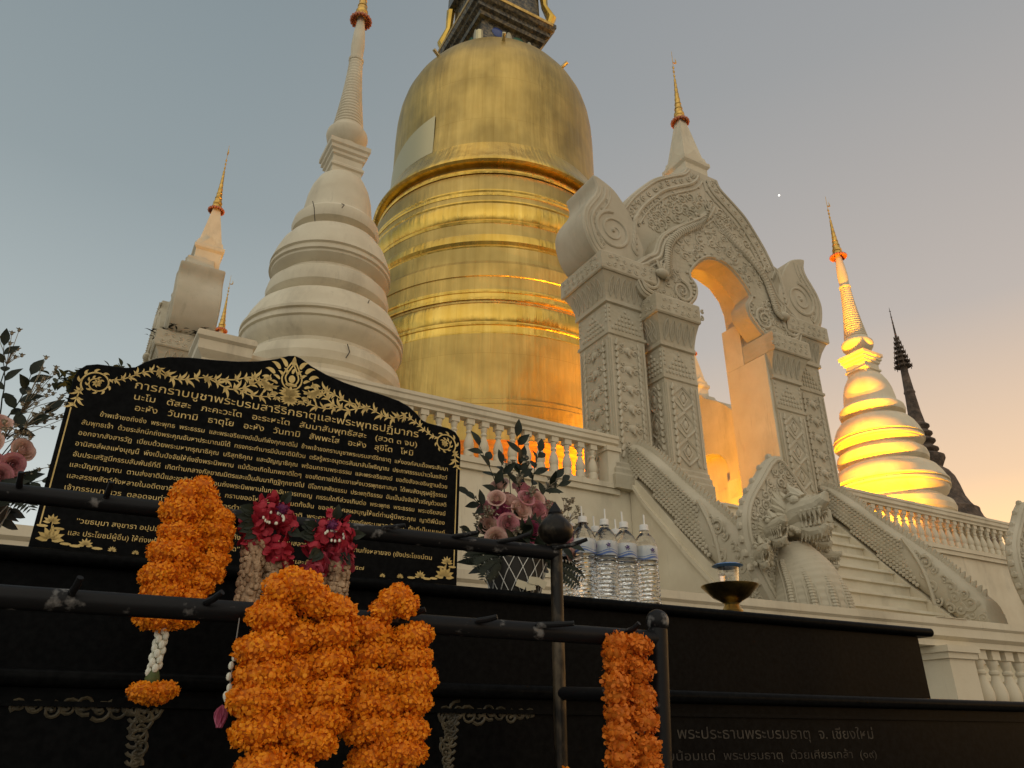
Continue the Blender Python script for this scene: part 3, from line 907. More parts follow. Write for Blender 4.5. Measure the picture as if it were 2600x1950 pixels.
def gate(label):
    t = thing('carved_gate', label, 'gate', 'S', (0, 0, 4.0), 'carved gates on the sides of the terrace')
    of = (0, 0, 4.0)
    for e in (-1, 1):
        pillar(t, 'outer_pillar', e * 2.60, .88, .0, .98, 8.9, 4.0, 'round', 'flr')
        pillar(t, 'inner_pillar', e * 1.53, .84, -.25, .40, 8.10, 4.0, 'lozenge', 'fl' if e < 0 else 'fr')
        g = MB()
        g.prism([(e * x, z) for x, z in SCROLL], -.06, 1.02, .03)
        sc_ = g.build('scroll_shoulder', M['relief'], t, of, 30)
        g = MB()
        ol = smooth_line(HB, 4)
        for d, r in ((.10, .028), (.22, .04), (.36, .026)):
            pp = inset(SCROLL, d)[:int(len(ol) * .66)]
            g.tube([(e * x, -.06, z) for x, z in pp], r, 6, flat=.7)
        curl(g, e * 2.78, 9.62, .46, (PI / 2 if e > 0 else PI / 2), 2.2, -.06, .05, -e, 48, 7)
        for k in range(9):
            i = int(k * (len(ol) * .62) / 9); x, z = inset(SCROLL, .30)[i]
            curl(g, e * x, z, .055, k, 1.0, -.06, .02, e)
        for k in range(7): flame(g, e * 2.2, 9.2 + k * .14, (PI * .5 if e > 0 else PI * .5) - e * (.9 - k * .15), .34, .1, e * .9, -.06, .7)
        g.build('carving', M['relief'], sc_, of)
    # tall rear pediment
    half = [(2.02, 8.90)] + [(2.05, 9.6), (2.25, 10.1)] + GB + OPB + [(2.02, 8.0)]
    g = MB()
    gb_out = [(2.05, 8.0), (2.03, 8.87), (2.05, 9.6), (2.25, 10.1)] + GB
    for e in (-1, 1):
        pass
    full = [(x, z) for x, z in gb_out] + [(-x, z) for x, z in reversed(gb_out[:-1])] + [(-x, z) for x, z in reversed(OPB)] + OPB[1:]
    g.prism(full, .18, .94, .03)
    skew = lambda vs: [(x + max(0, z - 10.3) ** 1.3 * .10, y, z) for x, y, z in vs]
    g.v = skew(g.v)
    pd = g.build('pediment', M['relief'], t, of, 30)
    g = MB()
    for e in (-1, 1):
        base = [(2.25, 10.1)] + GB[:-1]
        for d, r in ((.10, .03), (.40, .05), (.56, .026)):
            pp = inset(full, d)
            pp = pp[3:3 + len(GB)]
            g.tube([(e * x, .17, z) for x, z in pp], r, 6, flat=.9)
        pp = inset(full, .25)[4:3 + len(GB)]
        for k in range(0, len(pp), 2):
            curl(g, e * pp[k][0], pp[k][1], .075, k * .5, 1.2, .17, .026, e)
    fill_curls(g, smooth_line([(-1.9, 10.6), (-1.2, 11.4), (0, 12.0), (1.2, 11.4), (1.9, 10.6), (1.4, 10.2), (0, 11.2), (-1.4, 10.2)], 2, True), .17, .15, 900, .034, .0, 3)
    g.v = skew(g.v)
    g.build('carving', M['relief'], pd, of)
    # front arch with cusped opening
    fout = FO
    full2 = fout + [(-x, z) for x, z in reversed(fout[:-1])] + [(-x, z) for x, z in reversed(OPF)] + OPF[1:]
    g = MB(); g.prism(full2, -.20, .30, .03)
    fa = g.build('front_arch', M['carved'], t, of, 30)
    g = MB()
    for e in (-1, 1):
        for d, r in ((.07, .03), (.17, .045), (.27, .025)):
            pp = inset(full2, d)[:len(fout)]
            g.tube([(e * x, -.21, z) for x, z in pp], r, 6, flat=.9)
        op = list(reversed(OPF))
        m0 = len(full2) - len(OPF) + 1
        pin = inset(full2, .06)
        g.tube([(e * x, -.21, z) for x, z in pin[m0:]], .03, 6, flat=.9)
        pin = inset(full2, .13)
        for k in range(m0 + 1, len(full2), 2): g.ell((e * pin[k][0], -.215, pin[k][1]), (.04, .03, .04), 6, 4)
        curl(g, e * 2.05, 8.62, .30, PI / 2, 2.0, -.22, .045, -e, 40, 6)
        curl(g, e * 1.2, 8.55, .26, PI / 2, 1.8, -.22, .04, e, 36, 6)
        # naga body arching over the opening, head at the springing
        P = smooth_line([(e * .06, -.2, 11.22), (e * .26, -.21, 10.72), (e * .62, -.22, 10.42), (e * 1.08, -.23, 10.08), (e * 1.42, -.24, 9.66), (e * 1.55, -.26, 9.2), (e * 1.60, -.28, 8.85), (e * 1.74, -.30, 8.72)], 7)
        rr = [.02 + .075 * min(1, i / 14) for i in range(len(P))]
        g.tube(P, rr, 8, flat=.55)
        for i in range(3, len(P) - 2):
            a_ = Vector(P[i + 1]) - Vector(P[i - 1]); a_.normalize(); nx = Vector((-a_.z, 0, a_.x)) * rr[i]
            g.tube([Vector(P[i]) - nx + Vector((0, -.01, 0)), Vector(P[i]) + Vector((0, -.06, 0)), Vector(P[i]) + nx + Vector((0, -.01, 0))], .018, 4)
        g.ell((e * 1.78, -.30, 8.76), (.17, .10, .10), 10, 6)
        for k in range(5): flame(g, e * (1.62 + .05 * k), 8.86, PI / 2 + e * (.6 - .3 * k), .24, .07, e * .6, -.29, .6)
    fill_curls(g, smooth_line([(0, 11.1), (1.1, 10.2), (1.62, 9.75), (1.35, 9.55), (1.0, 9.3), (.5, 9.75), (0, 9.95), (-.5, 9.75), (-1.0, 9.3), (-1.35, 9.55), (-1.62, 9.75), (-1.1, 10.2)], 2, True), -.205, .12, 900, .034, .0, 8)
    fill_curls(g, [(1.1, 8.2), (2.1, 8.2), (2.3, 8.6), (1.9, 9.2), (1.3, 9.2), (1.0, 8.7)], -.205, .11, 300, .032, 0, 9)
    fill_curls(g, [(-1.1, 8.2), (-2.1, 8.2), (-2.3, 8.6), (-1.9, 9.2), (-1.3, 9.2), (-1.0, 8.7)], -.205, .11, 300, .032, 0, 10)
    g.build('carving', M['relief'], fa, of)
    # plain walls of the passage behind the inner pillars
    g = MB()
    for e in (-1, 1):
        g = MB(); g.box(*sorted((e * 1.04, e * 1.9)), -.20, .94, 4.0, 7.64); g.box(*sorted((e * 1.04, e * 1.9)), .402, .94, 7.645, 8.7); g.build('passage_wall', M['plaster'], t, of, 0)
    g = MB(); sq = [(-1, -1), (1, -1), (1, 1), (-1, 1)]
    g.plan(sq, [(.36, 12.2), (.36, 12.98), (.40, 13.03), (.42, 13.06), (.42, 13.16), (.37, 13.2), (.34, 13.36), (.31, 13.38), (.29, 13.5), (.10, 14.72)], (.30, .72, 0))
    sp = g.build('spire', M['plaster'], t, of, 0)
    g = MB()
    for q in range(4):
        t2 = MB(); t2.prism([(-.30, 13.17), (.30, 13.17), (0, 13.5)], -.37, -.30)
        m_ = Matrix.Rotation(PI / 2 * q, 3, 'Z')
        g.add([tuple(m_ @ Vector(p) + Vector((.30, .72, 0))) for p in t2.v], t2.f)
    g.build('spire_gablet', M['plaster'], sp, of, 0)
    finial(t, .30, .72, 14.76 - 4.0, .92)
    return t


G = gate('carved white gate with open arch at the head of the stairs')
for sgn, lab in ((-1, 'white gate seen from its side at far left, moss on its capital'), (1, 'orange lit gate seen from its side through the arch of the nearer gate')):
    q = copy_tree(G)
    q['label'] = lab
    if sgn > 0:
        g = MB(); g.box(-1.098, 1.098, .45, .60, 4.0, 8.6); g.prism([(x * .93, z) for x, z in ([(-1.1, 8.602), (1.1, 8.602)] + [(x, z) for x, z in reversed(OPB[:6])] + [(-x, z) for x, z in OPB[1:6]])], .47, .58); g.build('infill_panel', M['plaster'], q, (0, 0, 4.0), 0)  # infill added so this opening shows a solid floodlit face
    cc = Vector((sgn * 10.3, 10.9 if sgn < 0 else 10.4, 4.0))
    q.location = fpt('S', cc)
    q.rotation_euler = (0, 0, TS + sgn * PI / 2)


# ------------------------------------------------------------------ naga balustrades
def naga(label, cx, da=0.0, ds=0.0):
    t = thing('naga_balustrade', label, 'naga balustrade', 'S', (cx, -1.5, 0), 'naga balustrades beside the stairs')
    of = (0, -1.5, 0)
    up = smooth_line([(.27, 5.10), (-.2, 4.82), (-.62, 4.48), (-1.1, 3.98), (-1.6, 3.50), (-2.05, 3.06), (-2.4, 2.68), (-2.85, 2.15)], 6)
    lo = smooth_line([(.30, 4.42), (-.25, 4.12), (-.7, 3.64), (-1.1, 3.16), (-1.6, 2.60), (-2.1, 2.08), (-2.55, 1.62), (-2.95, 1.25)], 6)
    rs = []
    for (y0, z0), (y1, z1) in zip(up, lo):
        m = Vector((0, (y0 + y1) / 2, (z0 + z1) / 2)); hv = Vector((0, y0 - y1, z0 - z1)) / 2
        ring = []
        for j in range(16):
            a = 2 * PI * j / 16; c, s_ = math.cos(a), math.sin(a)
            ring.append(tuple(m + Vector((.27 * math.copysign(abs(c) ** .55, c), 0, 0)) + hv * math.copysign(abs(s_) ** .75, s_)))
        rs.append(ring)
    g = MB(); g.rings(rs)
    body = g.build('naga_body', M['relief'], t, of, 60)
    g = MB(); n = len(up)
    kk = int(.60 * (n - 1)); band = list(up[2:kk]) + list(reversed(lo[2:kk + 3])); sp = .078
    gs_ = {-1: MB(), 1: MB()}
    for i in range(-60, 60):
        for j in range(-60, 60):
            u = (i + (.5 if j % 2 else 0)) * sp; w = j * sp * .86
            p = (-1.0 + (u - w) * .7071, 3.6 + (u + w) * .7071)
            if not inside(p, band) or seg_dist(p, band) < .035: continue
            for sx in (-1, 1): gs_[sx].ell((sx * .262, p[0], p[1]), (.024, .042, .040), 8, 4)
    for sx in (-1, 1): gs_[sx].build('scales', M['relief'], body, of)
    g = MB()
    for i in range(46):
        k = (i + .5) / 46 * (n - 2); i0 = int(k); p = Vector(up[i0]).lerp(Vector(up[i0 + 1]), k - i0)
        g.tube([(0, p.x + .03, p.y - .03), (0, p.x - .02, p.y + .05), (0, p.x - .07, p.y + .09)], [.06, .045, .01], 5)
    g.build('crest_ridge', M['relief'], body, of)
    for sx in (-1, 1):
        g = MB()
        kk = int(.61 * (n - 1)); P = []
        for q in range(9):
            f = q / 8; a = Vector(up[kk]).lerp(Vector(lo[kk + 4]), f); P.append((sx * .27, a.x - .10 * math.sin(PI * f), a.y))
        g.tube(P, .04, 6)
        i2 = int(.64 * (n - 1))
        poly = [up[i2]] + list(up[i2:]) + list(reversed(lo[i2 + 2:]))
        tmp = MB(); fill_curls(tmp, [(a, b) for a, b in poly], 0, .11, 500, .034, .02, 21)
        g.add([(sx * (.262 - y), x, z) for x, y, z in tmp.v], tmp.f if sx > 0 else [tuple(reversed(q)) for q in tmp.f])
        g.build('scroll_panel', M['relief'], body, of)
    # neck column with belly plates
    P = smooth_line([(0, -2.35, 1.6), (da * .3, -2.75, 1.0), (da * .7, -3.05 + ds * .7, .75), (da, -3.22 + ds, 1.0), (da, -3.28 + ds, 1.4), (da, -3.25 + ds, 1.8), (da, -3.15 + ds, 2.12), (da, -3.07 + ds, 2.4)], 5)
    rr = [.26, .36, .46, .50, .51, .48, .40, .26] if da == 0 else [.34, .50, .55, .52, .51, .48, .40, .26]
    rr = [q[0] for q in smooth_line([(x,) for x in rr], 5)]
    g = MB(); P2 = smooth_line([tuple(q) + (r_,) for q, r_ in zip(P, rr)], 4)
    g.tube([q[:3] for q in P2], [q[3] * (1 + (.016 if (i // 2) % 2 else 0)) for i, q in enumerate(P2)], 32)
    nk = g.build('neck', M['relief'], t, of)
    g = MB()
    for k in range(6):
        a = R(-90 - 75 + k * 30)
        Q = [(P[i][0] + rr[i] * 1.005 * math.cos(a), P[i][1] + rr[i] * 1.005 * math.sin(a), P[i][2]) for i in range(15, len(P) - 4)]
        for w_ in (-.07, .07): g.tube([Vector(q) + Vector((-math.sin(a), math.cos(a), 0)) * w_ for q in Q], .016, 5)
        for i in range(len(Q) - 1):
            for q in (.25, .75):
                p = Vector(Q[i]).lerp(Vector(Q[i + 1]), q); g.ell(p, (.048, .048, .034), 6, 4)
    g.build('belly_plate', M['relief'], nk, of)
    # hood
    H = smooth_line([(-.45, 1.55), (-.72, 2.0), (-.86, 2.45), (-.80, 2.9), (-.50, 3.32), (0, 3.78), (.50, 3.32), (.80, 2.9), (.86, 2.45), (.72, 2.0), (.45, 1.55)], 5)
    g = MB(); g.prism(H, -3.12, -2.94, .04)
    g.v = [(x + da, y + ds, z) for x, y, z in g.v]
    hd = g.build('hood', M['relief'], t, of, 40)
    g = MB()
    g.tube([(x, -3.13, z) for x, z in inset(H, -.06 if False else .08)], .03, 6, flat=.8)
    fill_curls(g, [(x, z) for x, z in inset(H, .1)], -3.13, .085, 3500, .026, .0, 31)
    for k in range(4, len(H) - 4, 2):
        x, z = H[k]; g.ell((x, -3.03, z), (.05, .06, .06), 5, 4)
    g.v = [(x + da, y + ds, z) for x, y, z in g.v]
    g.build('carving', M['relief'], hd, of)

    def head(name, ox, oy, oz, s, yaw, pitch):
        m_ = Matrix.Translation((ox + da, oy + ds, oz)) @ Matrix.Rotation(yaw, 4, 'Z') @ Matrix.Rotation(pitch, 4, 'X') @ Matrix.Diagonal((s, s, s, 1))
        g = MB()     # head looks along -y
        g.tube([(0, .28, -.12), (0, .12, .0), (0, -.05, .08), (0, -.22, .10), (0, -.38, .11), (0, -.50, .17), (0, -.55, .25)], [.20, .24, .21, .16, .13, .09, .03], 12)
        g.tube([(0, .10, -.10), (0, -.08, -.19), (0, -.24, -.27), (0, -.38, -.27), (0, -.47, -.20)], [.18, .14, .11, .09, .03], 10)
        for e in (-1, 1):
            g.ell((e * .15, -.10, .22), (.07, .08, .07), 8, 6); g.tube([(e * .12, -.2, .26), (e * .17, -.08, .32), (e * .18, .06, .28)], [.02, .035, .015], 6)
            for k in range(5):
                g.cone((e * (.15 - .015 * k), -.16 - .07 * k, .01), (e * (.14 - .015 * k), -.17 - .07 * k, -.10 if k != 3 else -.18), .034, 5)
                g.cone((e * (.11 - .012 * k), -.14 - .065 * k, -.19), (e * (.11 - .012 * k), -.15 - .065 * k, -.07), .028, 5)
            for k in range(7):          # leafy ruff round the back of the jaws
                a = -.9 + k * .42; c_, s_ = math.cos(a), math.sin(a)
                g.tube([(e * .17, .06, .02 + .10 * s_), (e * (.17 + .12 * c_), .13, .03 + .24 * s_), (e * (.16 + .17 * c_), .20, .06 + .34 * s_), (e * (.12 + .14 * c_), .22, .12 + .40 * s_)], [.05, .055, .04, .008], 6)
                curl(g, e * (.12 + .10 * c_), .02 + .17 * s_, .045, a, 1.0, .05, .016, e, 10, 4)
            for k in range(6): g.ell((e * (.19 + .02 * (k % 2)), .10 - .09 * k * .5, -.19 - .03 * (k % 3)), (.05, .05, .05), 6, 4)
        g.tube([(0, -.12, .25), (0, -.02, .36), (0, .08, .46), (0, .10, .55)], [.09, .085, .05, .01], 8)
        for e in (-1, 1): g.tube([(e * .08, .04, .24), (e * .13, .12, .34), (e * .12, .16, .42)], [.06, .05, .01], 6)
        g.tube([(0, -.20, -.08), (0, -.36, -.05), (0, -.50, -.02)], [.05, .04, .012], 6)
        for k in range(5): g.ell((0, -.2 - .08 * k, .235 - .012 * k), (.05, .05, .05), 6, 4)
        for e in (-1, 1):      # scaly cheeks, lips and beard
            for k in range(7): g.ell((e * (.17 - .017 * k), -.06 - .065 * k, .035), (.032, .04, .028), 6, 4)
            for k in range(5): curl(g, e * (.12 - .012 * k), .15 - .01 * k, .032, k, 1.0, -.22 - .055 * k, .014, e, 8, 4)
            for k in range(6): g.cone((e * (.10 - .012 * k), -.12 - .06 * k, -.26), (e * (.11 - .012 * k), -.08 - .06 * k, -.40), .03, 5)
        g.v = [tuple(m_ @ Vector(p)) for p in g.v]
        g.build(name, M['carved'], t, of, 22)
    head('naga_head', 0, -3.30, 2.80, .95, 0, 0)
    head('naga_head', -.46, -3.24, 2.55, .62, -.35, 0)
    head('naga_head', .40, -3.16, 2.62, .56, .35, 0)
    head('naga_head', -.70, -3.20, 2.22, .50, -.6, .1)
    head('naga_head', .66, -3.10, 2.34, .42, .6, .1)
    return t


naga('white naga balustrade left of the stairs, its open jawed heads fully visible', -2.50)
naga('white naga balustrade right of the stairs, its hood cut by the picture edge', 2.52, .60, -.45)
# ------------------------------------------------------------------ low white fence behind the altar
FN = balustrade('garden_fence', 'low white balustrade fence passing behind the black altar, balusters showing at lower right', 'F', (0, 0, 0), -9.0, 8.0, .16, .725, pitch=.19, skip=(2.2, 3.16))
of = (0, 0, 0)
g = MB(); g.box(-9.0, 8.0, -.13, .13, -EYE, .16); g.build('plinth', M['plaster'], FN, of, 0)
for x in (-4.6, -1.2, 2.96, 6.6):
    g = MB(); g.box(x - .165, x + .165, -.16, .16, .155, .62); g.box(x - .19, x + .19, -.18, .18, .62, .67); g.box(x - .21, x + .21, -.20, .20, .67, .722); g.plan([(x - .20, -.16), (x + .20, -.16), (x + .20, .16), (x - .20, .16)], [(1, .951), (1, .957)]); g.build('post', M['plaster'], FN, of, 0)

# ------------------------------------------------------------------ black granite altar
AL = thing('granite_altar', 'long stepped black granite altar holding the plaque and offerings', 'altar', 'A', (1.0, .3, -EYE))
of = (1.0, .3, -EYE)


def bull(g, x0, x1, y0, y1, z0, z1):
    r = (z1 - z0) / 2; zc = (z0 + z1) / 2
    pts = [(y1, z1)] + [(y0 + r - r * math.cos(t), zc + r * math.sin(t)) for t in [PI / 2 - PI * k / 8 for k in range(9)]] + [(y1, z0)]
    g.prism_x(pts, x0, x1)


g = MB(); g.box(-2.5, 3.24, .035, .62, .134, .385); g.build('upper_block', M['granite'], AL, of, 0)
g = MB(); bull(g, -2.5, 3.30, .0, .66, .386, .42); g.build('top_slab', M['granite'], AL, of)
g = MB(); g.box(-2.5, 6.2, -.205, .60, -EYE, .097); g.build('lower_block', M['granite'], AL, of, 0)
g = MB(); bull(g, -2.5, 6.2, -.24, .64, .098, .132); g.build('ledge', M['granite'], AL, of)
g = MB(); g.box(-2.5, 6.2, -.215, -.206, .062, .072); g.box(.30, 1.04, -.213, -.206, .072, .082)
g.build('joint_line', M['granite'], AL, of, 0)
rs = random.Random(2)
for (x, z, sx) in ((1.045, .082, 1), (.385, .082, -1)):
    g = MB()
    for k in range(9):
        px = x + sx * (.012 + k * .03); s_ = .026 - .0016 * k
        curl(g, px, z - .022 + .006 * math.sin(k * 1.9), s_, k * 1.3, 1.5, -.207, .0042, 1 if k % 2 else -1, 16, 4)
        flame(g, px, z - .024, -PI / 2 + sx * .9, .026 - .002 * k, .007, sx * 1.6, -.207, .6)
    for k in range(9):
        pz = z - .03 - k * .016; s_ = .024 - .002 * k
        curl(g, x + sx * (.018 + .004 * math.sin(k)), pz, max(.006, s_), k, 1.4, -.207, .0042, sx if k % 2 else -sx, 16, 4)
        flame(g, x + sx * (.03 - .002 * k), pz, -PI / 2 + sx * .9, .022, .007, sx * 1.6, -.207, .6)
    g.build('corner_carving', M['faded'], AL, of)


def text_obj(body, x0, x1, z, size, y, m, parent, of, name='text_line'):
    c = bpy.data.curves.new(name, 'FONT'); c.body = body; c.size = 1.0; c.resolution_u = 2
    o = bpy.data.objects.new(name, c); col.objects.link(o)
    bpy.context.view_layer.update()
    me = bpy.data.meshes.new_from_object(o.evaluated_get(bpy.context.evaluated_depsgraph_get()))
    bpy.data.objects.remove(o); bpy.data.curves.remove(c)
    xs = [v.co.x for v in me.vertices]; mn, mxx = min(xs), max(xs)
    k = (x1 - x0) / (mxx - mn) if x1 is not None else size
    for v in me.vertices:
        v.co = (x0 + (v.co.x - mn) * k - of[0], y - of[1], z + v.co.y * size - of[2])
    me.materials.clear(); me.materials.append(m)
    q = bpy.data.objects.new(name, me); col.objects.link(q); q.parent = parent
    return q


text_obj('ผู้บูชา  พระประธานพระบรมธาตุ  จ. เชียงใหม่', 1.62, 2.58, .004, .042, -.2062, M['dim'], AL, of, 'engraved_text')
text_obj('ขอนอบน้อมแด่  พระบรมธาตุ  ด้วยเศียรเกล้า  (๑๙)', 1.62, 2.58, -.052, .032, -.2062, M['dim'], AL, of, 'engraved_text')

# ------------------------------------------------------------------ black stone plaque with gilt writing
SG = thing('stone_plaque', 'black polished stone plaque with gold Thai prayer text and flame border', 'plaque', 'A', (.624, .1, .42))
of = (.624, .1, .42)
hl = [(.05, .42), (.05, .895), (.056, .918), (.072, .937), (.098, .946), (.140, .949), (.170, .951), (.192, .958), (.212, .978), (.240, .997), (.275, 1.010), (.33, 1.020), (.40, 1.028), (.46, 1.037), (.52, 1.052), (.57, 1.071), (.604, 1.090), (.624, 1.095)]
OUTL = hl + [(1.248 - x, z) for x, z in reversed(hl[:-1])]
OUTL = OUTL[::-1]
g = MB(); g.prism(OUTL, .08, .12, .003); slab = g.build('slab', M['granite'], SG, of, 20)
YT = .0792
L = [('การกราบบูชาพระบรมสารีริกธาตุและพระพุทธปฏิมากร', .202, 1.046, .893, .033),
     ('นะโม   ตัสสะ   ภะคะวะโต   อะระหะโต   สัมมาสัมพุทธัสสะ   (สวด ๓ จบ)', .206, 1.043, .860, .025),
     ('อะหัง   วันทามิ   ธาตุโย   อะหัง   วันทามิ   สัพพะโส   อะหัง   สุขิโต   โหมิ', .214, 1.031, .828, .025),
     ('ข้าพเจ้าขอถึงซึ่ง  พระพุทธ  พระธรรม  และพระอริยสงฆ์เป็นที่พึ่งทุกชาติไป  ข้าพเจ้าขอกราบบูชาพระบรมสารีริกธาตุ  แห่งองค์สมเด็จพระสัมมา', .134, 1.153, .795, .0185),
     ('สัมพุทธเจ้า  ด้วยระลึกนึกถึงพระคุณอันหาประมาณมิได้  ทรงกระทำบารมีนับชาติมิถ้วน  ตรัสรู้พระอนุตตรสัมมาสัมโพธิญาณ  ประกาศธรรมนำเวไนยสัตว์', .096, 1.152, .765, .0185),
     ('ออกจากสังสารวัฏ  เปี่ยมด้วยพระมหากรุณาธิคุณ  บริสุทธิคุณ  และปัญญาธิคุณ  พร้อมกราบพระธรรม  และพระอริยสงฆ์  ขอตั้งสัจจะอธิษฐานด้วย', .095, 1.153, .735, .0185),
     ('อานิสงส์ผลแห่งบุญนี้  พึงเป็นปัจจัยให้ถึงซึ่งพระนิพพาน  แม้ต้องเกิดในภพชาติใดๆ  ขอเกิดภายใต้ร่มเงาแห่งบวรพุทธศาสนา  ได้พบสัตบุรุษผู้รู้ธรรม', .094, 1.152, .705, .0185),
     ('อันประเสริฐมีกรรมสัมพันธ์ที่ดี  เกิดท่ามกลางกัลยาณมิตรและเป็นสัมมาทิฏฐิทุกชาติไป  มีโอกาสฟังธรรม  ประพฤติธรรม  อันเป็นปัจจัยให้เจริญด้วยสติ', .095, 1.152, .675, .0185),
     ('และปัญญาญาณ  ตามส่งชาตินี้และชาติต่อๆ ไป  จนถึงพระนิพพานในกาลอันควรเทอญ  กรรมใดที่ล่วงเกินต่อ  พระพุทธ  พระธรรม  พระอริยสงฆ์', .094, 1.151, .646, .0185),
     ('และสรรพสัตว์ทั้งหลายในอดีตชาติก็ดี  ชาตินี้ก็ตาม  กราบขออโหสิกรรมทั้งหมดทั้งสิ้น  ขออุทิศกุศลผลบุญให้แด่ท่านผู้มีพระคุณ  ญาติพี่น้อง', .094, 1.149, .616, .0185),
     ('เจ้ากรรมนายเวร  ตลอดจนท่านที่ขวนขวาย  ในการดำรงรักษา  ประเทศชาติ  พระศาสนา  และองค์พระมหากษัตริย์  ทั้งที่เป็นมนุษย์', .095, 1.151, .585, .0185),
     ('และอมนุษย์  ขอจงได้รับกุศลผลบุญนี้โดยทั่วกันเทอญ', .12, .60, .555, .0185),
     ('“วยธมฺมา สงฺขารา อปฺปมาเทน สมฺปาเทถ  สังขารทั้งหลายมีความเสื่อมสลายไปเป็นธรรมดา  ท่านทั้งหลายจง (ยังประโยชน์ตน', .14, 1.111, .502, .0185),
     ('และ ประโยชน์ผู้อื่น) ให้ถึงพร้อมด้วยความไม่ประมาทเถิด”', .128, .545, .470, .0185),
     ('คณะศรัทธา และก๊อบปี้  พ.ศ. ๒๕๕๗', .58, .90, .452, .0165)]
for body, x0, x1, z, s_ in L: text_obj(body, x0, x1, z, s_, YT, M['ink'], slab, of)


def kanok(g, x, z, a, ln, w, bend, n=9):
    P = []; W = []
    for i in range(n + 1):
        f = i / n
        if i: x += math.cos(a) * ln / n; z += math.sin(a) * ln / n
        a += bend / n * (.4 + 1.6 * f)
        P.append((x, z)); W.append(w * max(.04, math.sin(PI * min(1, .18 + .82 * f)) ** 1.1))
    g.strip(P, W, YT)


def vine(g, path, w0, w1, leaf, sgn=1):
    path = smooth_line(path, 8); n = len(path)
    g.strip(path, [w0 + (w1 - w0) * i / (n - 1) for i in range(n)], YT)
    d = 0
    for i in range(3, n - 1, 5):
        dx, dz = path[i + 1][0] - path[i - 1][0], path[i + 1][1] - path[i - 1][1]
        a = math.atan2(dz, dx)
        e = 1 if (i // 5) % 2 else -1
        s_ = leaf * (1.1 - .5 * abs(i / n - .5))
        kanok(g, path[i][0], path[i][1], a + e * .55, s_ * 1.0, s_ * .22, e * .75)
        kanok(g, path[i][0], path[i][1], a + e * 1.0, s_ * .55, s_ * .16, e * .9)
        kanok(g, path[i][0], path[i][1], a - e * .5, s_ * .55, s_ * .15, -e * .9)


g = MB()
for e in (1, -1):
    X = (lambda x: x) if e > 0 else (lambda x: 1.248 - x)
    t = MB(); _yt = YT
    # corner rosette scroll
    for turns, r, w in ((1.7, .040, .0045),):
        P = []
        for i in range(50):
            f = i / 49; a = -2.4 - f * turns * 2 * PI; q = r * (1 - .82 * f); P.append((.108 + q * math.cos(a), .888 + q * math.sin(a) * .95))
        t.strip(P, [w * (1 - .4 * i / 49) for i in range(50)], YT)
        for i in range(0, 44, 3):
            p = P[i]; a = -2.4 - i / 49 * turns * 2 * PI
            kanok(t, p[0], p[1], a - .6, .020 * (1 - .5 * i / 49), .0075 * (1 - .4 * i / 49), -1.2)
    for k in range(7): kanok(t, .108, .888, k * .9, .013, .006, .8)
    vine(t, [(.074, .868), (.070, .84), (.066, .812)], .004, .002, .030)
    vine(t, [(.140, .905), (.165, .912), (.19, .928), (.215, .945), (.245, .955), (.275, .945)], .003, .003, .026)
    vine(t, [(.245, .972), (.27, .955), (.30, .943), (.33, .948), (.37, .962), (.41, .965)], .004, .003, .034)
    vine(t, [(.37, .97), (.41, .955), (.45, .942), (.49, .955), (.52, .978), (.545, .985), (.56, .96)], .004, .003, .040)
    vine(t, [(.42, .968), (.46, .975), (.50, .992), (.54, .99), (.57, .965)], .004, .003, .036)
    vine(t, [(.47, .948), (.51, .935), (.55, .938), (.58, .945)], .003, .003, .030)
    t.strip([(.0625, .808), (.0625, .49)], [.0032, .0032], YT)
    g = MB(); g.add([(X(x), y, z) for x, y, z in t.v], t.f if e > 0 else [tuple(reversed(q)) for q in t.f])
    g.build('flame_border', M['ink'], slab, of, 0)
g = MB()
for k in range(15):        # central medallion, a lotus bud of flames
    a = PI * (1.28 - 1.56 * k / 14)
    rx, rz = .062, .070
    px, pz = .624 + rx * math.cos(a), .985 + rz * math.sin(a) * (1.0 if math.sin(a) > 0 else .6)
    kanok(g, px, pz, a * .55 + PI / 2 * .45, .030 + .008 * math.sin(a), .013, -1.2 if k > 7 else 1.2 if k < 7 else 0)
    kanok(g, .624 + .042 * math.cos(a), .98 + .05 * math.sin(a), a * .6 + PI / 2 * .4, .024, .009, 1.0 if k < 7 else -1.0)
for P in ([(.624, 1.080), (.606, 1.045), (.594, 1.015), (.600, .990), (.624, .972), (.648, .990), (.654, 1.015), (.642, 1.045), (.624, 1.080)], [(.624, 1.062), (.611, 1.035), (.604, 1.014), (.612, .995), (.624, .988), (.636, .995), (.644, 1.014), (.637, 1.035), (.624, 1.062)]):
    P = smooth_line(P, 4); g.strip(P, [.0045] * len(P), YT)
for k in range(9):
    a = PI * (.1 + .8 * k / 8)
    kanok(g, .624, .955, a, .036, .013, .5 if k > 4 else -.5 if k < 4 else 0)
    kanok(g, .624, .950, -a, .030, .011, .5 if k < 4 else -.5 if k > 4 else 0)
g.poly([(.624 + .010 * math.cos(q), 1.012 + .013 * math.sin(q)) for q in [2 * PI * i / 12 for i in range(12)]], YT)
g.poly([(.624 + .018 * math.cos(q), .992 + .006 * math.sin(q)) for q in [2 * PI * i / 12 for i in range(12)]], YT)
g.build('medallion', M['ink'], slab, of, 0)


def lotus(g, x, z, s):
    for k in range(7):
        a = PI * (.06 + .88 * k / 6); b = PI / 2 - a
        q = s * .14
        kanok(g, x + q * math.cos(a), z + q * math.sin(a), a, s * (.92 - .12 * abs(b)), s * .34, -b * .25)


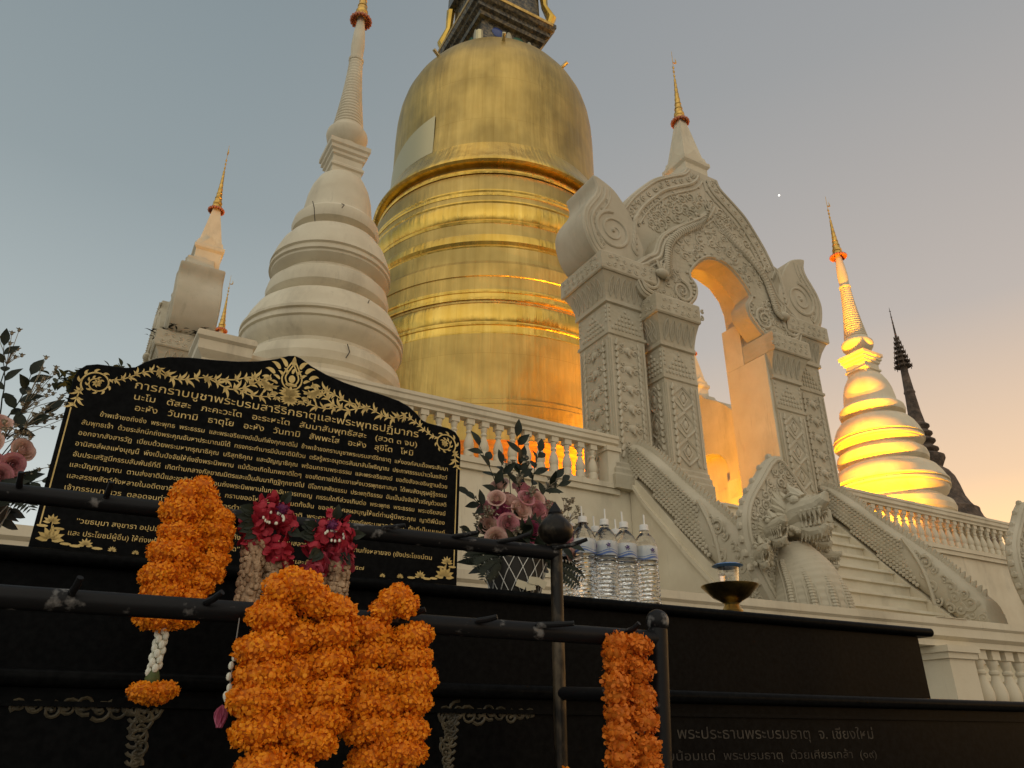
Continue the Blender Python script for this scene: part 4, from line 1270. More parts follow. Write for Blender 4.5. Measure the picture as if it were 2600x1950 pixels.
g = MB()
for e in (1, -1):
    t = MB(); lotus(t, .092, .452, .036); lotus(t, .086, .496, .022); t.strip([(.09, .47), (.088, .50)], [.002, .002], YT)
    lotus(t, .172, .446, .020); lotus(t, .235, .440, .012); lotus(t, .29, .438, .010)
    for px, pz in ((.128, .447), (.15, .444), (.20, .443), (.068, .487), (.105, .483)):
        t.poly([(px + .013 * math.cos(q), pz + .0035 * math.sin(q)) for q in [2 * PI * i / 10 for i in range(10)]], YT)
    g = MB(); g.add([(x if e > 0 else 1.248 - x, y, z) for x, y, z in t.v], t.f if e > 0 else [tuple(reversed(q)) for q in t.f])
    g.build('lotus_ornament', M['ink'], slab, of, 0)

# ------------------------------------------------------------------ iron garland rack
RK = thing('garland_rack', 'black iron pipe rack with pegs for hanging garlands in front of the altar', 'rack', 'A', (1.3, -.5, -EYE))
of = (1.3, -.5, -EYE)
for nm_, P, r in (('rail', [(-1.2, -.335, .45), (1.288, -.375, .45)], .0185), ('rail', [(-1.2, -.69, .2), (1.335, -.715, .2)], .0185), ('side_rail', [(1.29, -.375, .105), (1.34, -.715, .085)], .0155), ('side_rail', [(1.289, -.385, .432), (1.29, -.39, .43)], .012)):
    if nm_ == 'side_rail' and r == .012: continue
    g = MB(); g.tube(P, r, 20); g.build(nm_, M['iron'], RK, of)
g = MB(); g.tube([(1.288, -.375, -EYE), (1.288, -.375, .475)], .0165, 18); p1 = g.build('post', M['bronze'], RK, of)
g = MB(); g.lathe([(.02, .468), (.018, .474), (.030, .480), (.043, .492), (.049, .508), (.046, .522), (.036, .537), (.024, .550), (.017, .557)], (1.288, -.375, 0), 28); q = g.build('lotus_finial', M['bronze'], p1, of)
g = MB(); g.lathe([(.0185, .553), (.020, .560), (.014, .572), (.006, .585), (.001, .592)], (1.288, -.375, 0), 16); g.build('tip', M['iron'], q, of)
g = MB(); g.tube([(1.26, -.715, -EYE), (1.343, -.715, .222)], .0215, 20); p2 = g.build('post', M['iron'], RK, of)
g = MB(); g.ell((1.344, -.715, .239), .0255, 24, 14); g.build('ball_finial', M['iron'], p2, of)
for b_, z_, lst in ((-.338, .45, ((.05, .0, .022), (.207, .004, .024), (.40, .004, .018), (.55, .01, .016), (.70, .012, .016), (.80, .05, .006), (.985, .055, .010), (1.11, .075, .022), (1.268, .09, .026))), (-.695, .2, ((.20, .008, .02), (.40, .02, .014), (.557, .012, .012), (.745, .035, .010), (.90, .028, .006), (1.03, .07, .004), (1.25, .01, .014)))):
    for x, dx, dz in lst:
        bb = b_ - (x + 1.2) * (.016 if z_ > .3 else .01)
        g = MB(); g.tube([(x, bb - .012, z_ + .010), (x + dx * .5, bb - .030, z_ + .010 + dz * .3), (x + dx, bb - .042, z_ + .010 + dz)], [.0062, .006, .0052], 10); g.build('peg', M['iron'], RK, of)


# ------------------------------------------------------------------ garlands
def petal(g, p, nrm, tan, ln, w, curlv):
    """ruffled petal: pentagon fan bending away from the stem"""
    bi = nrm.cross(tan)
    a = p - bi * w * .25; b = p + bi * w * .25
    m1 = p + (nrm * (1 - curlv) + tan * curlv) * ln * .6
    m2 = p + (nrm * (1 - curlv * 1.4) + tan * curlv * 1.4) * ln
    g.add([a, b, m1 + bi * w * .5, m2 + bi * w * .36, m2 * 1.0 + nrm * ln * .10, m2 - bi * w * .36, m1 - bi * w * .5],
          [(0, 1, 2, 6), (6, 2, 3, 4, 5)])


def blooms(name, m, parent, of, balls, per=170, ln=.013, w=.012, core=True, rs=None, core_mat='marigold_core'):
    rs = rs or random.Random(4)
    g = MB(); k = MB()
    for (c, r, ax, fl) in balls:
        c = Vector(c); ax = Vector(ax).normalized()
        o1 = ax.orthogonal().normalized(); o2 = ax.cross(o1)
        k.ell(c, (r * .80, r * .80, r * .80 * fl), 12, 8, Matrix((o1, o2, ax)).transposed())
        n = int(per * (r / .045) ** 2)
        for i in range(n):
            zz = 1 - 2 * (i + .5) / n; t = i * 2.39996 + rs.uniform(-.2, .2)
            q = math.sqrt(1 - zz * zz)
            dv = o1 * (q * math.cos(t)) + o2 * (q * math.sin(t)) + ax * (zz * fl)
            rr = r * rs.uniform(.78, .92)
            p = c + dv * rr
            bad = False
            for (c2, r2, ax2, f2) in balls:
                if c2 is not None and (Vector(c2) - c).length > 1e-6:
                    d_ = p - Vector(c2); h_ = d_.dot(Vector(ax2).normalized()); e_ = math.sqrt(max(0, d_.length_squared - h_ * h_) + (h_ / f2) ** 2)
                    if e_ < r2 * .70: bad = True; break
            if bad: continue
            nr = (dv + Vector((rs.uniform(-.25, .25), rs.uniform(-.25, .25), rs.uniform(-.25, .25)))).normalized()
            tn = Vector((rs.uniform(-1, 1), rs.uniform(-1, 1), rs.uniform(-1, 1))); tn = (tn - nr * tn.dot(nr)).normalized()
            petal(g, p, nr, tn, ln * rs.uniform(.7, 1.25), w * rs.uniform(.7, 1.3), rs.uniform(.1, .75))
    o = g.build(name, M[m], parent, of, 180)
    if core: k.build('flower_heart', M[core_mat], o, of)
    return o


def strand(path, r, step, fl=.62, jit=.006, rs=None):
    """stack of flattened flower heads threaded along a path"""
    rs = rs or random.Random(1); path = [Vector(p) for p in smooth_line(path, 10)]
    out = []; acc = step
    for i in range(1, len(path)):
        d = path[i] - path[i - 1]; acc += d.length
        if acc >= step:
            acc = 0
            out.append((path[i] + Vector((rs.uniform(-jit, jit), rs.uniform(-jit, jit) * .5, rs.uniform(-jit, jit))), r * rs.uniform(.9, 1.1), d + Vector((rs.uniform(-.3, .3) * d.length, 0, 0)), fl))
    return out


rs = random.Random(77)
b0 = -.40
G1 = thing('marigold_garland', 'orange marigold garland on the rear rail with white jasmine tail and pendant flower', 'garland', 'A', (.385, b0, .2), 'marigold garlands')
of = (.385, b0, .2)
bl = strand([(.350, b0, .438), (.352, b0 - .02, .468), (.372, b0 - .03, .485), (.395, b0 - .02, .475), (.405, b0 - .02, .45)], .032, .022, .8, .003, rs)
bl += strand([(.362, b0 - .015, .435), (.352, b0 - .015, .38), (.350, b0 - .015, .33), (.346, b0 - .015, .28), (.352, b0 - .015, .238)], .050, .038, .62, .005, rs)
bl += strand([(.425, b0 - .01, .437), (.432, b0 - .01, .39), (.432, b0 - .01, .34), (.415, b0 - .01, .29), (.40, b0 - .01, .25)], .036, .026, .62, .004, rs)
bl += strand([(.392, b0, .41), (.394, b0, .36), (.388, b0, .30), (.378, b0, .25)], .036, .032, .7, .004, rs)
bl += strand([(.33, b0, .235), (.36, b0 - .01, .228), (.40, b0, .24)], .034, .022, .8, .003, rs)
blooms('flower_string', 'marigold', G1, of, bl, 560, .0075, .0062, rs=rs)
g = MB()
for i in range(26):
    f = i / 25; a = i * 2.4; x = .361 - .004 * f + .0085 * math.cos(a); y = b0 + .0085 * math.sin(a); z = .205 - .085 * f
    g.ell((x, y, z), (.0065, .0065, .009), 7, 5)
g.build('jasmine_rope', M['jasmine'], G1, of)
g = MB(); g.lathe([(.006, .128), (.011, .120), (.014, .108), (.012, .098)], (.358, b0, 0), 12); g.build('calyx', M['leaf_green'], G1, of)
blooms('pendant_flower', 'marigold', G1, of, [((.362, b0, .082), .040, (0.1, 0, 1), 0.55), ((.345, b0 - .01, .084), .030, (0, 0, 1), .6), ((.383, b0 - .01, .088), .028, (0, 0, 1), .6)], 560, .007, .006, rs=rs)
b0 = -.735
G2 = thing('marigold_garland', 'largest bright orange double marigold garland on the front rail', 'garland', 'A', (.555, b0, .05), 'marigold garlands')
of = (.555, b0, .05)
bl = strand([(.512, b0 - .02, .205), (.515, b0 - .03, .232), (.540, b0 - .035, .244), (.566, b0 - .03, .230), (.572, b0 - .02, .205)], .033, .022, .8, .003, rs)
bl += strand([(.502, b0 - .02, .188), (.502, b0 - .02, .14), (.503, b0 - .02, .08), (.505, b0 - .02, .03), (.515, b0 - .02, -.02), (.53, b0 - .02, -.08)], .048, .040, .60, .006, rs)
bl += strand([(.612, b0 - .015, .212), (.610, b0 - .015, .15), (.610, b0 - .015, .09), (.606, b0 - .015, .03), (.595, b0 - .02, -.02), (.575, b0 - .02, -.08)], .046, .042, .60, .006, rs)
bl += strand([(.555, b0 - .01, .17), (.555, b0 - .01, .0)], .040, .035, .8, .003, rs)
blooms('flower_string', 'marigold', G2, of, bl, 600, .0078, .0062, rs=rs)
G3 = thing('marigold_garland', 'orange marigold garland on the front rail right of the largest one', 'garland', 'A', (.74, b0, .05), 'marigold garlands')
of = (.74, b0, .05)
bl = strand([(.705, b0 - .01, .212), (.715, b0 - .02, .232), (.735, b0 - .022, .236), (.745, b0 - .02, .215)], .026, .018, .8, .003, rs)
bl += strand([(.690, b0 + .01, .185), (.688, b0 + .01, .12), (.690, b0 + .01, .05), (.70, b0 + .01, -.03)], .043, .038, .60, .006, rs)
bl += strand([(.757, b0 - .01, .178), (.764, b0 - .01, .12), (.762, b0 - .01, .06), (.754, b0 - .01, .0), (.745, b0 - .01, -.03)], .043, .036, .60, .006, rs)
bl += strand([(.725, b0, .15), (.727, b0, .0)], .034, .035, .8, .003, rs)
bl += strand([(.735, b0 - .01, -.06), (.72, b0 - .01, -.10)], .03, .03, .8, .003, rs)
blooms('flower_string', 'marigold', G3, of, bl, 600, .0078, .0062, rs=rs)
G4 = thing('marigold_garland', 'narrow wilting dark orange marigold garland by the ball topped post', 'garland', 'A', (1.24, b0, .05), 'marigold garlands')
of = (1.24, b0, .05)
bl = strand([(1.215, b0, .190), (1.213, b0, .12), (1.212, b0, .05), (1.215, b0, -.03), (1.215, b0, -.10)], .031, .024, .7, .005, rs)
bl += strand([(1.262, b0 - .005, .185), (1.263, b0 - .005, .12), (1.265, b0 - .005, .05), (1.268, b0 - .005, -.03), (1.268, b0 - .005, -.10)], .031, .025, .7, .009, rs)
blooms('flower_string', 'marigold_old', G4, of, bl, 330, .011, .0075, rs=rs)
G5 = thing('marigold_garland', 'small tip of a yellow marigold garland at the bottom edge of the picture', 'garland', 'A', (1.09, b0, -.12), 'marigold garlands')
of = (1.09, b0, -.12)
blooms('flower_string', 'marigold', G5, of, [((1.09, b0, -.062), .016, (0, 0, 1), .9), ((1.08, b0, -.085), .025, (0, 0, 1), .8), ((1.10, b0, -.11), .03, (0, 0, 1), .7)], 260, .010, .010, rs=rs)


def red_garland(label, xc, ztop, swap):
    b = -.395
    t = thing('red_garland', label, 'garland', 'A', (xc, b, .3), 'red flower garlands with puffed rice')
    of = (xc, b, .3)
    # puffed rice ropes
    for e in (-1, 1):
        g = MB(); x0 = xc + e * .026
        z1 = ztop - (.098 if (e < 0) != swap else .135)
        n = 230
        for i in range(n):
            f = i / n; a = rs.uniform(0, 6.283); r = .0215 * rs.uniform(.93, 1.06)
            g.ell((x0 + r * math.cos(a), b + .9 * r * math.sin(a), z1 - f * .145 + rs.uniform(-.003, .003)), (.0055 * rs.uniform(.8, 1.25), .005, .0065 * rs.uniform(.8, 1.2)), 6, 4)
        g.tube([(x0, b, z1), (x0, b, z1 - .15)], .019, 8)
        g.build('puffed_rice_rope', M['puffed'], t, of)
        blooms('red_flower', 'red_petal' if not swap else 'pink_petal', t, of, strand([(x0, b, z1 - .004), (x0 - e * .002, b - .002, z1 + .03)], .024, .012, .8, .004, rs), 90, .020, .022, True, rs, 'red_petal')
    bl = strand([(xc - .036, b - .005, ztop - .075), (xc - .03, b - .012, ztop - .045), (xc, b - .016, ztop - .032), (xc + .03, b - .012, ztop - .045), (xc + .038, b - .005, ztop - .08)], .020, .018, .9, .005, rs)
    blooms('red_flower', 'red_petal', t, of, bl, 80, .020, .022, True, rs, 'red_petal')
    blooms('purple_flower', 'purple', t, of, [((xc + (.016 if not swap else -.006), b - .035, ztop - .028), .014, (0, 1, 0), .9)], 500, .006, .005, True, rs, 'purple')
    g = MB()
    for k in range(9):
        a = uni(0, 6.28); p = Vector((xc + .04 * math.cos(a), b - .02, ztop - .05 + .04 * math.sin(a)))
        leaf(g, p, Vector((math.cos(a), -.5, math.sin(a) * .8)), Vector((0, -1, 0)), .035, .012, .3)
    g.build('leaf', M['leaf'], t, of)
    g = MB()
    for k in range(16):
        a = uni(0, 6.28); g.ell((xc + .022 * math.cos(a), b - .036, ztop - .05 + .012 * math.sin(a)), (.003, .003, .004), 5, 4)
    g.build('jasmine_bud', M['jasmine'], t, of)
    blooms('upright_petal', 'red_petal', t, of, [((xc - .01, b - .01, ztop - .012), .012, (0, 0, 1), 1.4), ((xc + .018, b - .01, ztop - .015), .010, (0, 0, 1), 1.3)], 260, .022, .018, False, rs)
    return t


def leaf(g, p, d, up, ln, w, droop):
    d = d.normalized(); s_ = d.cross(up)
    if s_.length < 1e-4: s_ = d.orthogonal()
    s_.normalize(); u = s_.cross(d); vs = []; n = 5
    for i in range(n + 1):
        f = i / n; c = p + d * ln * f - u * (droop * ln * f * f)
        hw = w * math.sin(PI * f ** .85) if 0 < f < 1 else .0006
        vs += [c - s_ * hw + u * hw * .35, c, c + s_ * hw + u * hw * .35]
    fs = []
    for i in range(n):
        for k in (0, 1): fs.append((3 * i + k, 3 * i + k + 1, 3 * i + k + 4, 3 * i + k + 3))
    g.add(vs, fs)


red_garland('red flower garland with puffed rice ropes, nearer the jasmine tailed marigold one', .540, .492, False)
red_garland('red flower garland with puffed rice ropes and large purple flower, right hand one', .678, .468, True)
JT = thing('jasmine_tassel', 'thin white jasmine tassel with a magenta bud beside the largest marigold garland', 'garland', 'A', (.456, -.72, .1))
of = (.456, -.72, .1)
g = MB(); g.tube([(.458, -.72, .19), (.458, -.72, .03)], .0012, 5); g.build('thread', M['cable'], JT, of)
g = MB()
for z in (.125, .112, .095, .078, .066, .062): g.ell((.4565 + rs.uniform(-.003, .003), -.722, z), (.005, .005, .007), 7, 5)
g.build('jasmine_bud', M['jasmine'], JT, of)
g = MB()
for k in range(8):
    a = k * .785; leaf(g, Vector((.451, -.722, .052)), Vector((.35 * math.cos(a), .35 * math.sin(a), -1)), Vector((math.cos(a), math.sin(a), 0)), .034, .009, .2)
g.build('magenta_bud', M['rose_magenta'], JT, of)


# ------------------------------------------------------------------ bouquets
def rose(name, m, parent, of, c, d, s, rs):
    c = Vector(c); d = Vector(d).normalized(); o1 = d.orthogonal().normalized(); o2 = d.cross(o1)
    g = MB()
    s = s * .80; rim = []
    layers = [(.14, 3, 1.0, .10), (.26, 4, 1.02, .02), (.40, 5, 1.0, -.08), (.56, 5, .92, -.25), (.72, 6, .78, -.5)]
    for li, (r0, n, h, fl) in enumerate(layers):
        for k in range(n):
            a0 = 2 * PI * (k + .37 * li + rs.uniform(-.1, .1)) / n; span = 2 * PI / n * .78
            vs = []; U, V = 7, 6
            for iv in range(V):
                v = iv / (V - 1)
                for iu in range(U):
                    u = iu / (U - 1) * 2 - 1
                    wdt = (1 - .25 * u * u * v)
                    a = a0 + u * span * (.55 + .45 * v)
                    rad = r0 * (.35 + .75 * math.sin(min(1, v * 1.05) * PI * .5) ** .8) - fl * v ** 3 * .55 + .03 * (1 - u * u)
                    hh = (v * h * wdt - .55) + (-.18 * v ** 4 * max(0, -fl) * 2) + rs.uniform(-.012, .012)
                    vs.append(c + (o1 * math.cos(a) + o2 * math.sin(a)) * rad * s + d * hh * s); rim.append(v)
            g.add(vs, [(i * U + j, i * U + j + 1, (i + 1) * U + j + 1, (i + 1) * U + j) for i in range(V - 1) for j in range(U - 1)])
    o = g.build(name, M[m], parent, of, 180)
    at = o.data.attributes.new('petal_rim', 'FLOAT', 'POINT'); at.data.foreach_set('value', rim)
    return o


def sprig(gl_, gs, p, d, ln, n, lw, rs):
    p = Vector(p); d = Vector(d).normalized(); P = []; q = p.copy(); dd = d.copy()
    for i in range(9):
        P.append(q.copy()); q = q + dd * ln / 8; dd = (dd + Vector((rs.uniform(-.12, .12), rs.uniform(-.12, .12), rs.uniform(-.05, .1)))).normalized()
    gs.tube(P, [.0022 - .0014 * i / 8 for i in range(9)], 5)
    for k in range(n):
        f = .25 + .75 * k / max(1, n - 1); i = min(8, int(f * 8)); a = k * 2.4
        o1 = dd.orthogonal().normalized(); o2 = dd.cross(o1)
        ld = (o1 * math.cos(a) + o2 * math.sin(a)) * .9 + d * .75
        if k == n - 1: ld = d
        leaf(gl_, P[i], ld, Vector((0, -1, .4)), lw * rs.uniform(.8, 1.2), lw * .26, rs.uniform(-.1, .35))


def filler(g, p, d, s, n, rs):
    p = Vector(p); d = Vector(d).normalized()
    for k in range(n):
        q = p + d * s * rs.uniform(.3, 1.1) + Vector((rs.uniform(-1, 1), rs.uniform(-1, 1), rs.uniform(-1, 1))) * s * .36
        g.tube([p, p.lerp(q, .5) + Vector((0, 0, .004)), q], [.0012, .001, .0007], 4)
        for j in range(8):
            a = j * .785
            leaf(g, q, Vector((math.cos(a), math.sin(a) * .6, .7 + .3 * math.sin(a))), Vector((0, 0, 1)), .0105, .0032, 0)
        g.ell(q, (.0045, .0045, .0045), 6, 4)


def fern(g, gs, p, d, ln, rs):
    p = Vector(p); d = Vector(d).normalized(); q = p.copy(); P = []
    for i in range(13):
        P.append(q.copy()); q = q + d * ln / 12; d = (d + Vector((0, 0, -.09))).normalized()
    gs.tube(P, [.0016 - .0001 * i for i in range(13)], 4)
    for i in range(2, 13):
        sd = d.cross(Vector((0, -1, .2))).normalized(); l2 = ln * .30 * math.sin(PI * (i + 1) / 15)
        for e in (-1, 1): leaf(g, P[i], sd * e + d * .6, Vector((0, -1, .3)), l2, l2 * .16, .2)


def bouquet(name, label, x, b, z, basket, spec, sprigs, fills, ferns, seedv):
    rs = random.Random(seedv)
    t = thing(name, label, 'bouquet', 'A', (x, b, z), 'rose bouquets on the altar'); of = (x, b, z)
    if basket:
        g = MB(); g.lathe([(.076, z), (.082, z + .01), (.094, z + .06), (.104, z + .125), (.100, z + .125), (.085, z + .02)], (x, b, 0), 32); bk = g.build('basket', M['basket'], t, of)
        g = MB()
        for e in (-1, 1):
            for k in range(14):
                P = []
                for i in range(7):
                    f = i / 6; a = 2 * PI * k / 14 + e * f * .62; r = .0795 + .027 * f + .003; P.append((x + r * math.cos(a), b + r * math.sin(a), z + .008 + .116 * f))
                g.tube(P, .0014, 5)
        g.build('lattice', M['ribbon'], bk, of)
        g = MB()
        for px, pz, rr in ((-.03, .035, .3), (.005, .03, -.2), (.045, .045, .5), (.015, .05, .1)):
            m_ = Matrix.Rotation(rr, 3, 'Y'); c_ = Vector((x + px, b - .099, z + pz))
            g.add([c_ + m_ @ Vector(q) for q in ((-.018, 0, -.012), (.018, 0, -.012), (.02, .003, .015), (-.015, .003, .012))], [(0, 1, 2, 3)])
        g.build('paper_lining', M['card'], bk, of, 0)
    names = {'rose_pink': 'rose', 'rose_cream': 'rose', 'rose_magenta': 'rose'}
    ros = {}
    for (rx, rb, rz, m, s, d) in spec: rose('rose', m, t, of, (rx, rb, rz), d, s, rs)
    gl_ = MB(); gs = MB()
    for (p, d, ln, n, lw) in sprigs: sprig(gl_, gs, p, d, ln, n, lw, rs)
    c = Vector((x, b, z + .12))
    for k in range(110):       # leafy heart of the bouquet
        a = rs.uniform(0, 2 * PI); e = rs.uniform(-.2, 1.2)
        d = Vector((math.cos(a) * math.cos(e), math.sin(a) * math.cos(e), math.sin(e)))
        p = c + d * rs.uniform(.03, .12)
        if basket or rs.random() < .5: leaf(gl_, p, d + Vector((0, 0, .2)), Vector((0, -1, .3)), rs.uniform(.05, .09), rs.uniform(.012, .02), rs.uniform(0, .5))
    gl_.build('leaves', M['leaf'], t, of, 180)
    gf = MB()
    for (p, d, s, n) in fills:
        filler(gf, p, d, s, n, rs); gs.tube([Vector((x, b, z + .1)), Vector(p)], .0015, 4)
    gf.build('filler_flowers', M['filler'], t, of, 180)
    gn = MB()
    for (p, d, ln) in ferns: fern(gn, gs, p, d, ln, rs)
    if ferns: gn.build('fern_fronds', M['leaf'], t, of, 180)
    gs.build('stems', M['leaf'], t, of)
    return t


B = .16
bouquet('rose_bouquet', 'rose bouquet in a dark basket with white lattice, right of the plaque', 1.452, B + .02, .42, True, [
    (1.475, B, .800, 'rose_pink', .052, (.1, -.7, .6)), (1.512, B - .02, .765, 'rose_cream', .043, (-.1, -.9, .3)), (1.410, B - .02, .742, 'rose_cream', .056, (-.2, -.6, .7)), (1.388, B + .02, .81, 'rose_cream', .045, (-.5, -.4, .5)),
    (1.508, B - .04, .718, 'rose_pink', .050, (0, -1, .25)), (1.368, B - .03, .705, 'rose_magenta', .046, (-.2, -.9, .2)), (1.322, B - .01, .712, 'rose_pink', .034, (-.6, -.6, .3)), (1.478, B - .06, .640, 'rose_magenta', .054, (0, -1, .15)),
    (1.430, B - .04, .672, 'rose_cream', .040, (-.1, -.8, .1)), (1.585, B, .745, 'rose_pink', .052, (.4, -.7, .5)), (1.610, B, .715, 'rose_pink', .044, (.6, -.5, .5)), (1.558, B - .03, .672, 'rose_pink', .042, (.2, -.9, .1)),
    (1.345, B - .05, .600, 'rose_cream', .046, (-.2, -.9, -.2)), (1.650, B - .02, .640, 'rose_pink', .050, (.6, -.7, 0)), (1.640, B - .04, .59, 'rose_cream', .04, (.5, -.7, -.2)), (1.43, B + .05, .78, 'rose_cream', .04, (-.2, -.5, .6)), (1.355, B - .03, .745, 'rose_cream', .038, (-.4, -.8, .3)), (1.565, B - .04, .715, 'rose_cream', .04, (.2, -.9, .2)), (1.46, B - .05, .755, 'rose_pink', .038, (0, -.9, .4)), (1.54, B + .03, .80, 'rose_pink', .045, (.3, -.6, .5)), (1.44, B - .05, .71, 'rose_cream', .046, (0, -1, .2)), (1.39, B - .05, .655, 'rose_pink', .046, (-.2, -1, 0)), (1.53, B - .06, .625, 'rose_cream', .044, (.1, -1, 0)), (1.60, B - .04, .64, 'rose_magenta', .046, (.3, -.9, 0)), (1.33, B - .02, .65, 'rose_cream', .04, (-.6, -.8, 0))],
    [((1.45, B, .75), (.08, -.1, 1), .24, 9, .060), ((1.40, B, .72), (-.45, -.1, 1), .24, 8, .058), ((1.50, B, .78), (.25, -.1, 1), .16, 7, .055), ((1.52, B, .75), (.6, -.2, .8), .13, 6, .055), ((1.35, B, .70), (-1, -.2, .35), .11, 6, .055), ((1.40, B, .78), (-.15, -.1, 1), .10, 5, .055), ((1.36, B, .62), (-1, -.3, .05), .10, 5, .05), ((1.55, B, .62), (.5, -.7, -.3), .10, 5, .06), ((1.45, B, .6), (-.1, -.9, .1), .10, 6, .06), ((1.45, B, .82), (.2, 0, 1), .10, 6, .05), ((1.58, B, .8), (.7, -.1, .6), .08, 5, .05)],
    [((1.42, B, .84), (-.2, -.2, 1), .05, 14), ((1.47, B - .05, .765), (0, -1, .3), .035, 12), ((1.34, B - .03, .68), (-.6, -.8, .2), .05, 14), ((1.58, B - .03, .70), (.4, -.9, .3), .04, 12), ((1.64, B, .74), (.6, -.3, 1), .06, 14), ((1.42, B - .05, .625), (-.2, -1, 0), .035, 10), ((1.45, B - .02, .80), (-.3, -.6, .5), .04, 8), ((1.55, B, .80), (.5, -.3, .8), .06, 8), ((1.54, B - .02, .73), (.3, -.9, .3), .04, 9), ((1.33, B, .66), (-.7, -.5, .1), .06, 10), ((1.30, B, .61), (-1, -.2, .1), .05, 7), ((1.65, B, .70), (.7, -.3, .8), .06, 10), ((1.66, B, .68), (.8, -.4, .2), .05, 8), ((1.40, B - .03, .665), (-.2, -.9, 0), .03, 8), ((1.52, B - .03, .67), (0, -1, .1), .03, 7), ((1.48, B, .88), (.1, 0, 1), .05, 7)],
    [((1.38, B - .04, .54), (-1, -.3, .1), .13), ((1.37, B - .04, .53), (-.8, -.5, -.2), .13), ((1.36, B, .55), (-1, -.1, .3), .11), ((1.55, B - .03, .54), (.9, -.4, .1), .13), ((1.56, B, .56), (1, -.2, .35), .14), ((1.55, B - .04, .53), (.7, -.5, -.2), .12)], 5)
bouquet('rose_bouquet', 'pink rose bouquet half out of frame at the left edge', -.13, B + .02, .42, True, [
    (-.024, B - .02, .692, 'rose_cream', .038, (.5, -.8, .2)), (-.035, B - .05, .640, 'rose_pink', .037, (.3, -.9, -.3)), (-.078, B - .05, .635, 'rose_pink', .036, (0, -1, -.1)), (-.100, B - .02, .755, 'rose_cream', .045, (0, -.8, .6)), (-.10, B - .06, .69, 'rose_cream', .042, (0, -1, .1)), (-.15, B, .68, 'rose_pink', .04, (-.3, -.8, .1)), (-.055, B - .06, .605, 'rose_pink', .038, (.1, -.9, -.3)), (-.085, B - .06, .60, 'rose_cream', .04, (0, -1, -.3))],
    [((-.09, B, .75), (.3, -.1, 1), .16, 7, .056), ((-.10, B, .78), (-.1, -.1, 1), .2, 7, .045), ((-.07, B, .72), (.5, -.1, .7), .11, 5, .06), ((-.05, B, .60), (.8, -.4, 0), .10, 6, .05)],
    [((-.055, B, .80), (.5, -.2, 1), .11, 22), ((-.04, B, .76), (.6, -.2, .6), .09, 18), ((-.07, B - .02, .72), (.2, -.8, .4), .05, 10), ((-.12, B, .93), (-.1, -.1, 1), .09, 10), ((-.045, B, .72), (.5, -.4, .5), .05, 8), ((-.09, B - .03, .66), (0, -1, .3), .04, 8), ((.0, B - .02, .63), (.8, -.3, .2), .04, 6)],
    [((-.05, B - .04, .58), (.9, -.4, -.1), .11), ((-.1, B - .05, .55), (-.2, -.6, -.4), .12)], 6)


# ------------------------------------------------------------------ water bottles
_bt = {}


def bottle(label, x, b, zrot, tilt):
    if not _bt:
        t = thing('water_bottle', label, 'bottle', 'A', (x, b, .42), 'water bottles on the altar')
        g = MB(); pr = [(.001, .006), (.025, .0), (.039, .002), (.0425, .01)]
        z = .014
        for i in range(10): pr += [(.0425, z), (.0425, z + .006), (.0395, z + .009), (.0395, z + .0115)]; z += .0145
        pr += [(.0425, z), (.0425, .215), (.041, .226), (.035, .243), (.025, .257), (.0165, .266), (.0150, .270), (.0150, .275), (.001, .2751)]
        g.lathe(pr, seg=36); body = g.build('body', M['water'], t, smooth=40)
        g = MB(); g.lathe([(.0146, .2755), (.0175, .276), (.0175, .280), (.0158, .281), (.0158, .296), (.0150, .298), (.001, .2982)], seg=24); g.build('cap', M['cap'], t)
        g = MB(); g.lathe([(.0431, .163), (.0433, .165), (.0433, .212), (.0431, .214)], seg=40, cap0=False, cap1=False); lb = g.build('label', M['label'], t)
        g = MB()
        for off, hh in ((.170, .005), (.1785, .002)):
            vs = []
            for i in range(73):
                a = 2 * PI * i / 72; zc = off + .005 * math.sin(a * 3); vs += [(.0437 * math.cos(a), .0437 * math.sin(a), zc - hh * (.6 + .4 * math.sin(a * 3 + 1))), (.0437 * math.cos(a), .0437 * math.sin(a), zc + hh * .5)]
            g.add(vs, [(2 * i, 2 * i + 2, 2 * i + 3, 2 * i + 1) for i in range(72)])
        g.build('printed_wave', M['wave'], lb)
        g = MB()
        for aa in (-1.75, .3, 2.4):
            for dx, dz, rr in ((-.05, .195, .0038), (.04, .197, .0042), (.10, .201, .003), (-.13, .199, .0025), (-.02, .203, .0028), (.06, .190, .0022), (-.08, .189, .002), (.15, .193, .002)):
                a = aa + dx * 1.1; g.ell((.0437 * math.cos(a), .0437 * math.sin(a), dz), (rr, rr, rr * .9), 6, 4)
        g.build('emblem', M['emblem'], lb)
        g = MB(); g.tube([(.004, .0, .2985), (.005, .002, .338)], .0032, 8); g.build('straw', M['straw'], t)
        _bt['o'] = t; o = t
    else:
        o = copy_tree(_bt['o']); o['label'] = label; o.location = fpt('A', (x, b, .42))
    o.rotation_euler = (0, 0, TA + zrot)
    return o


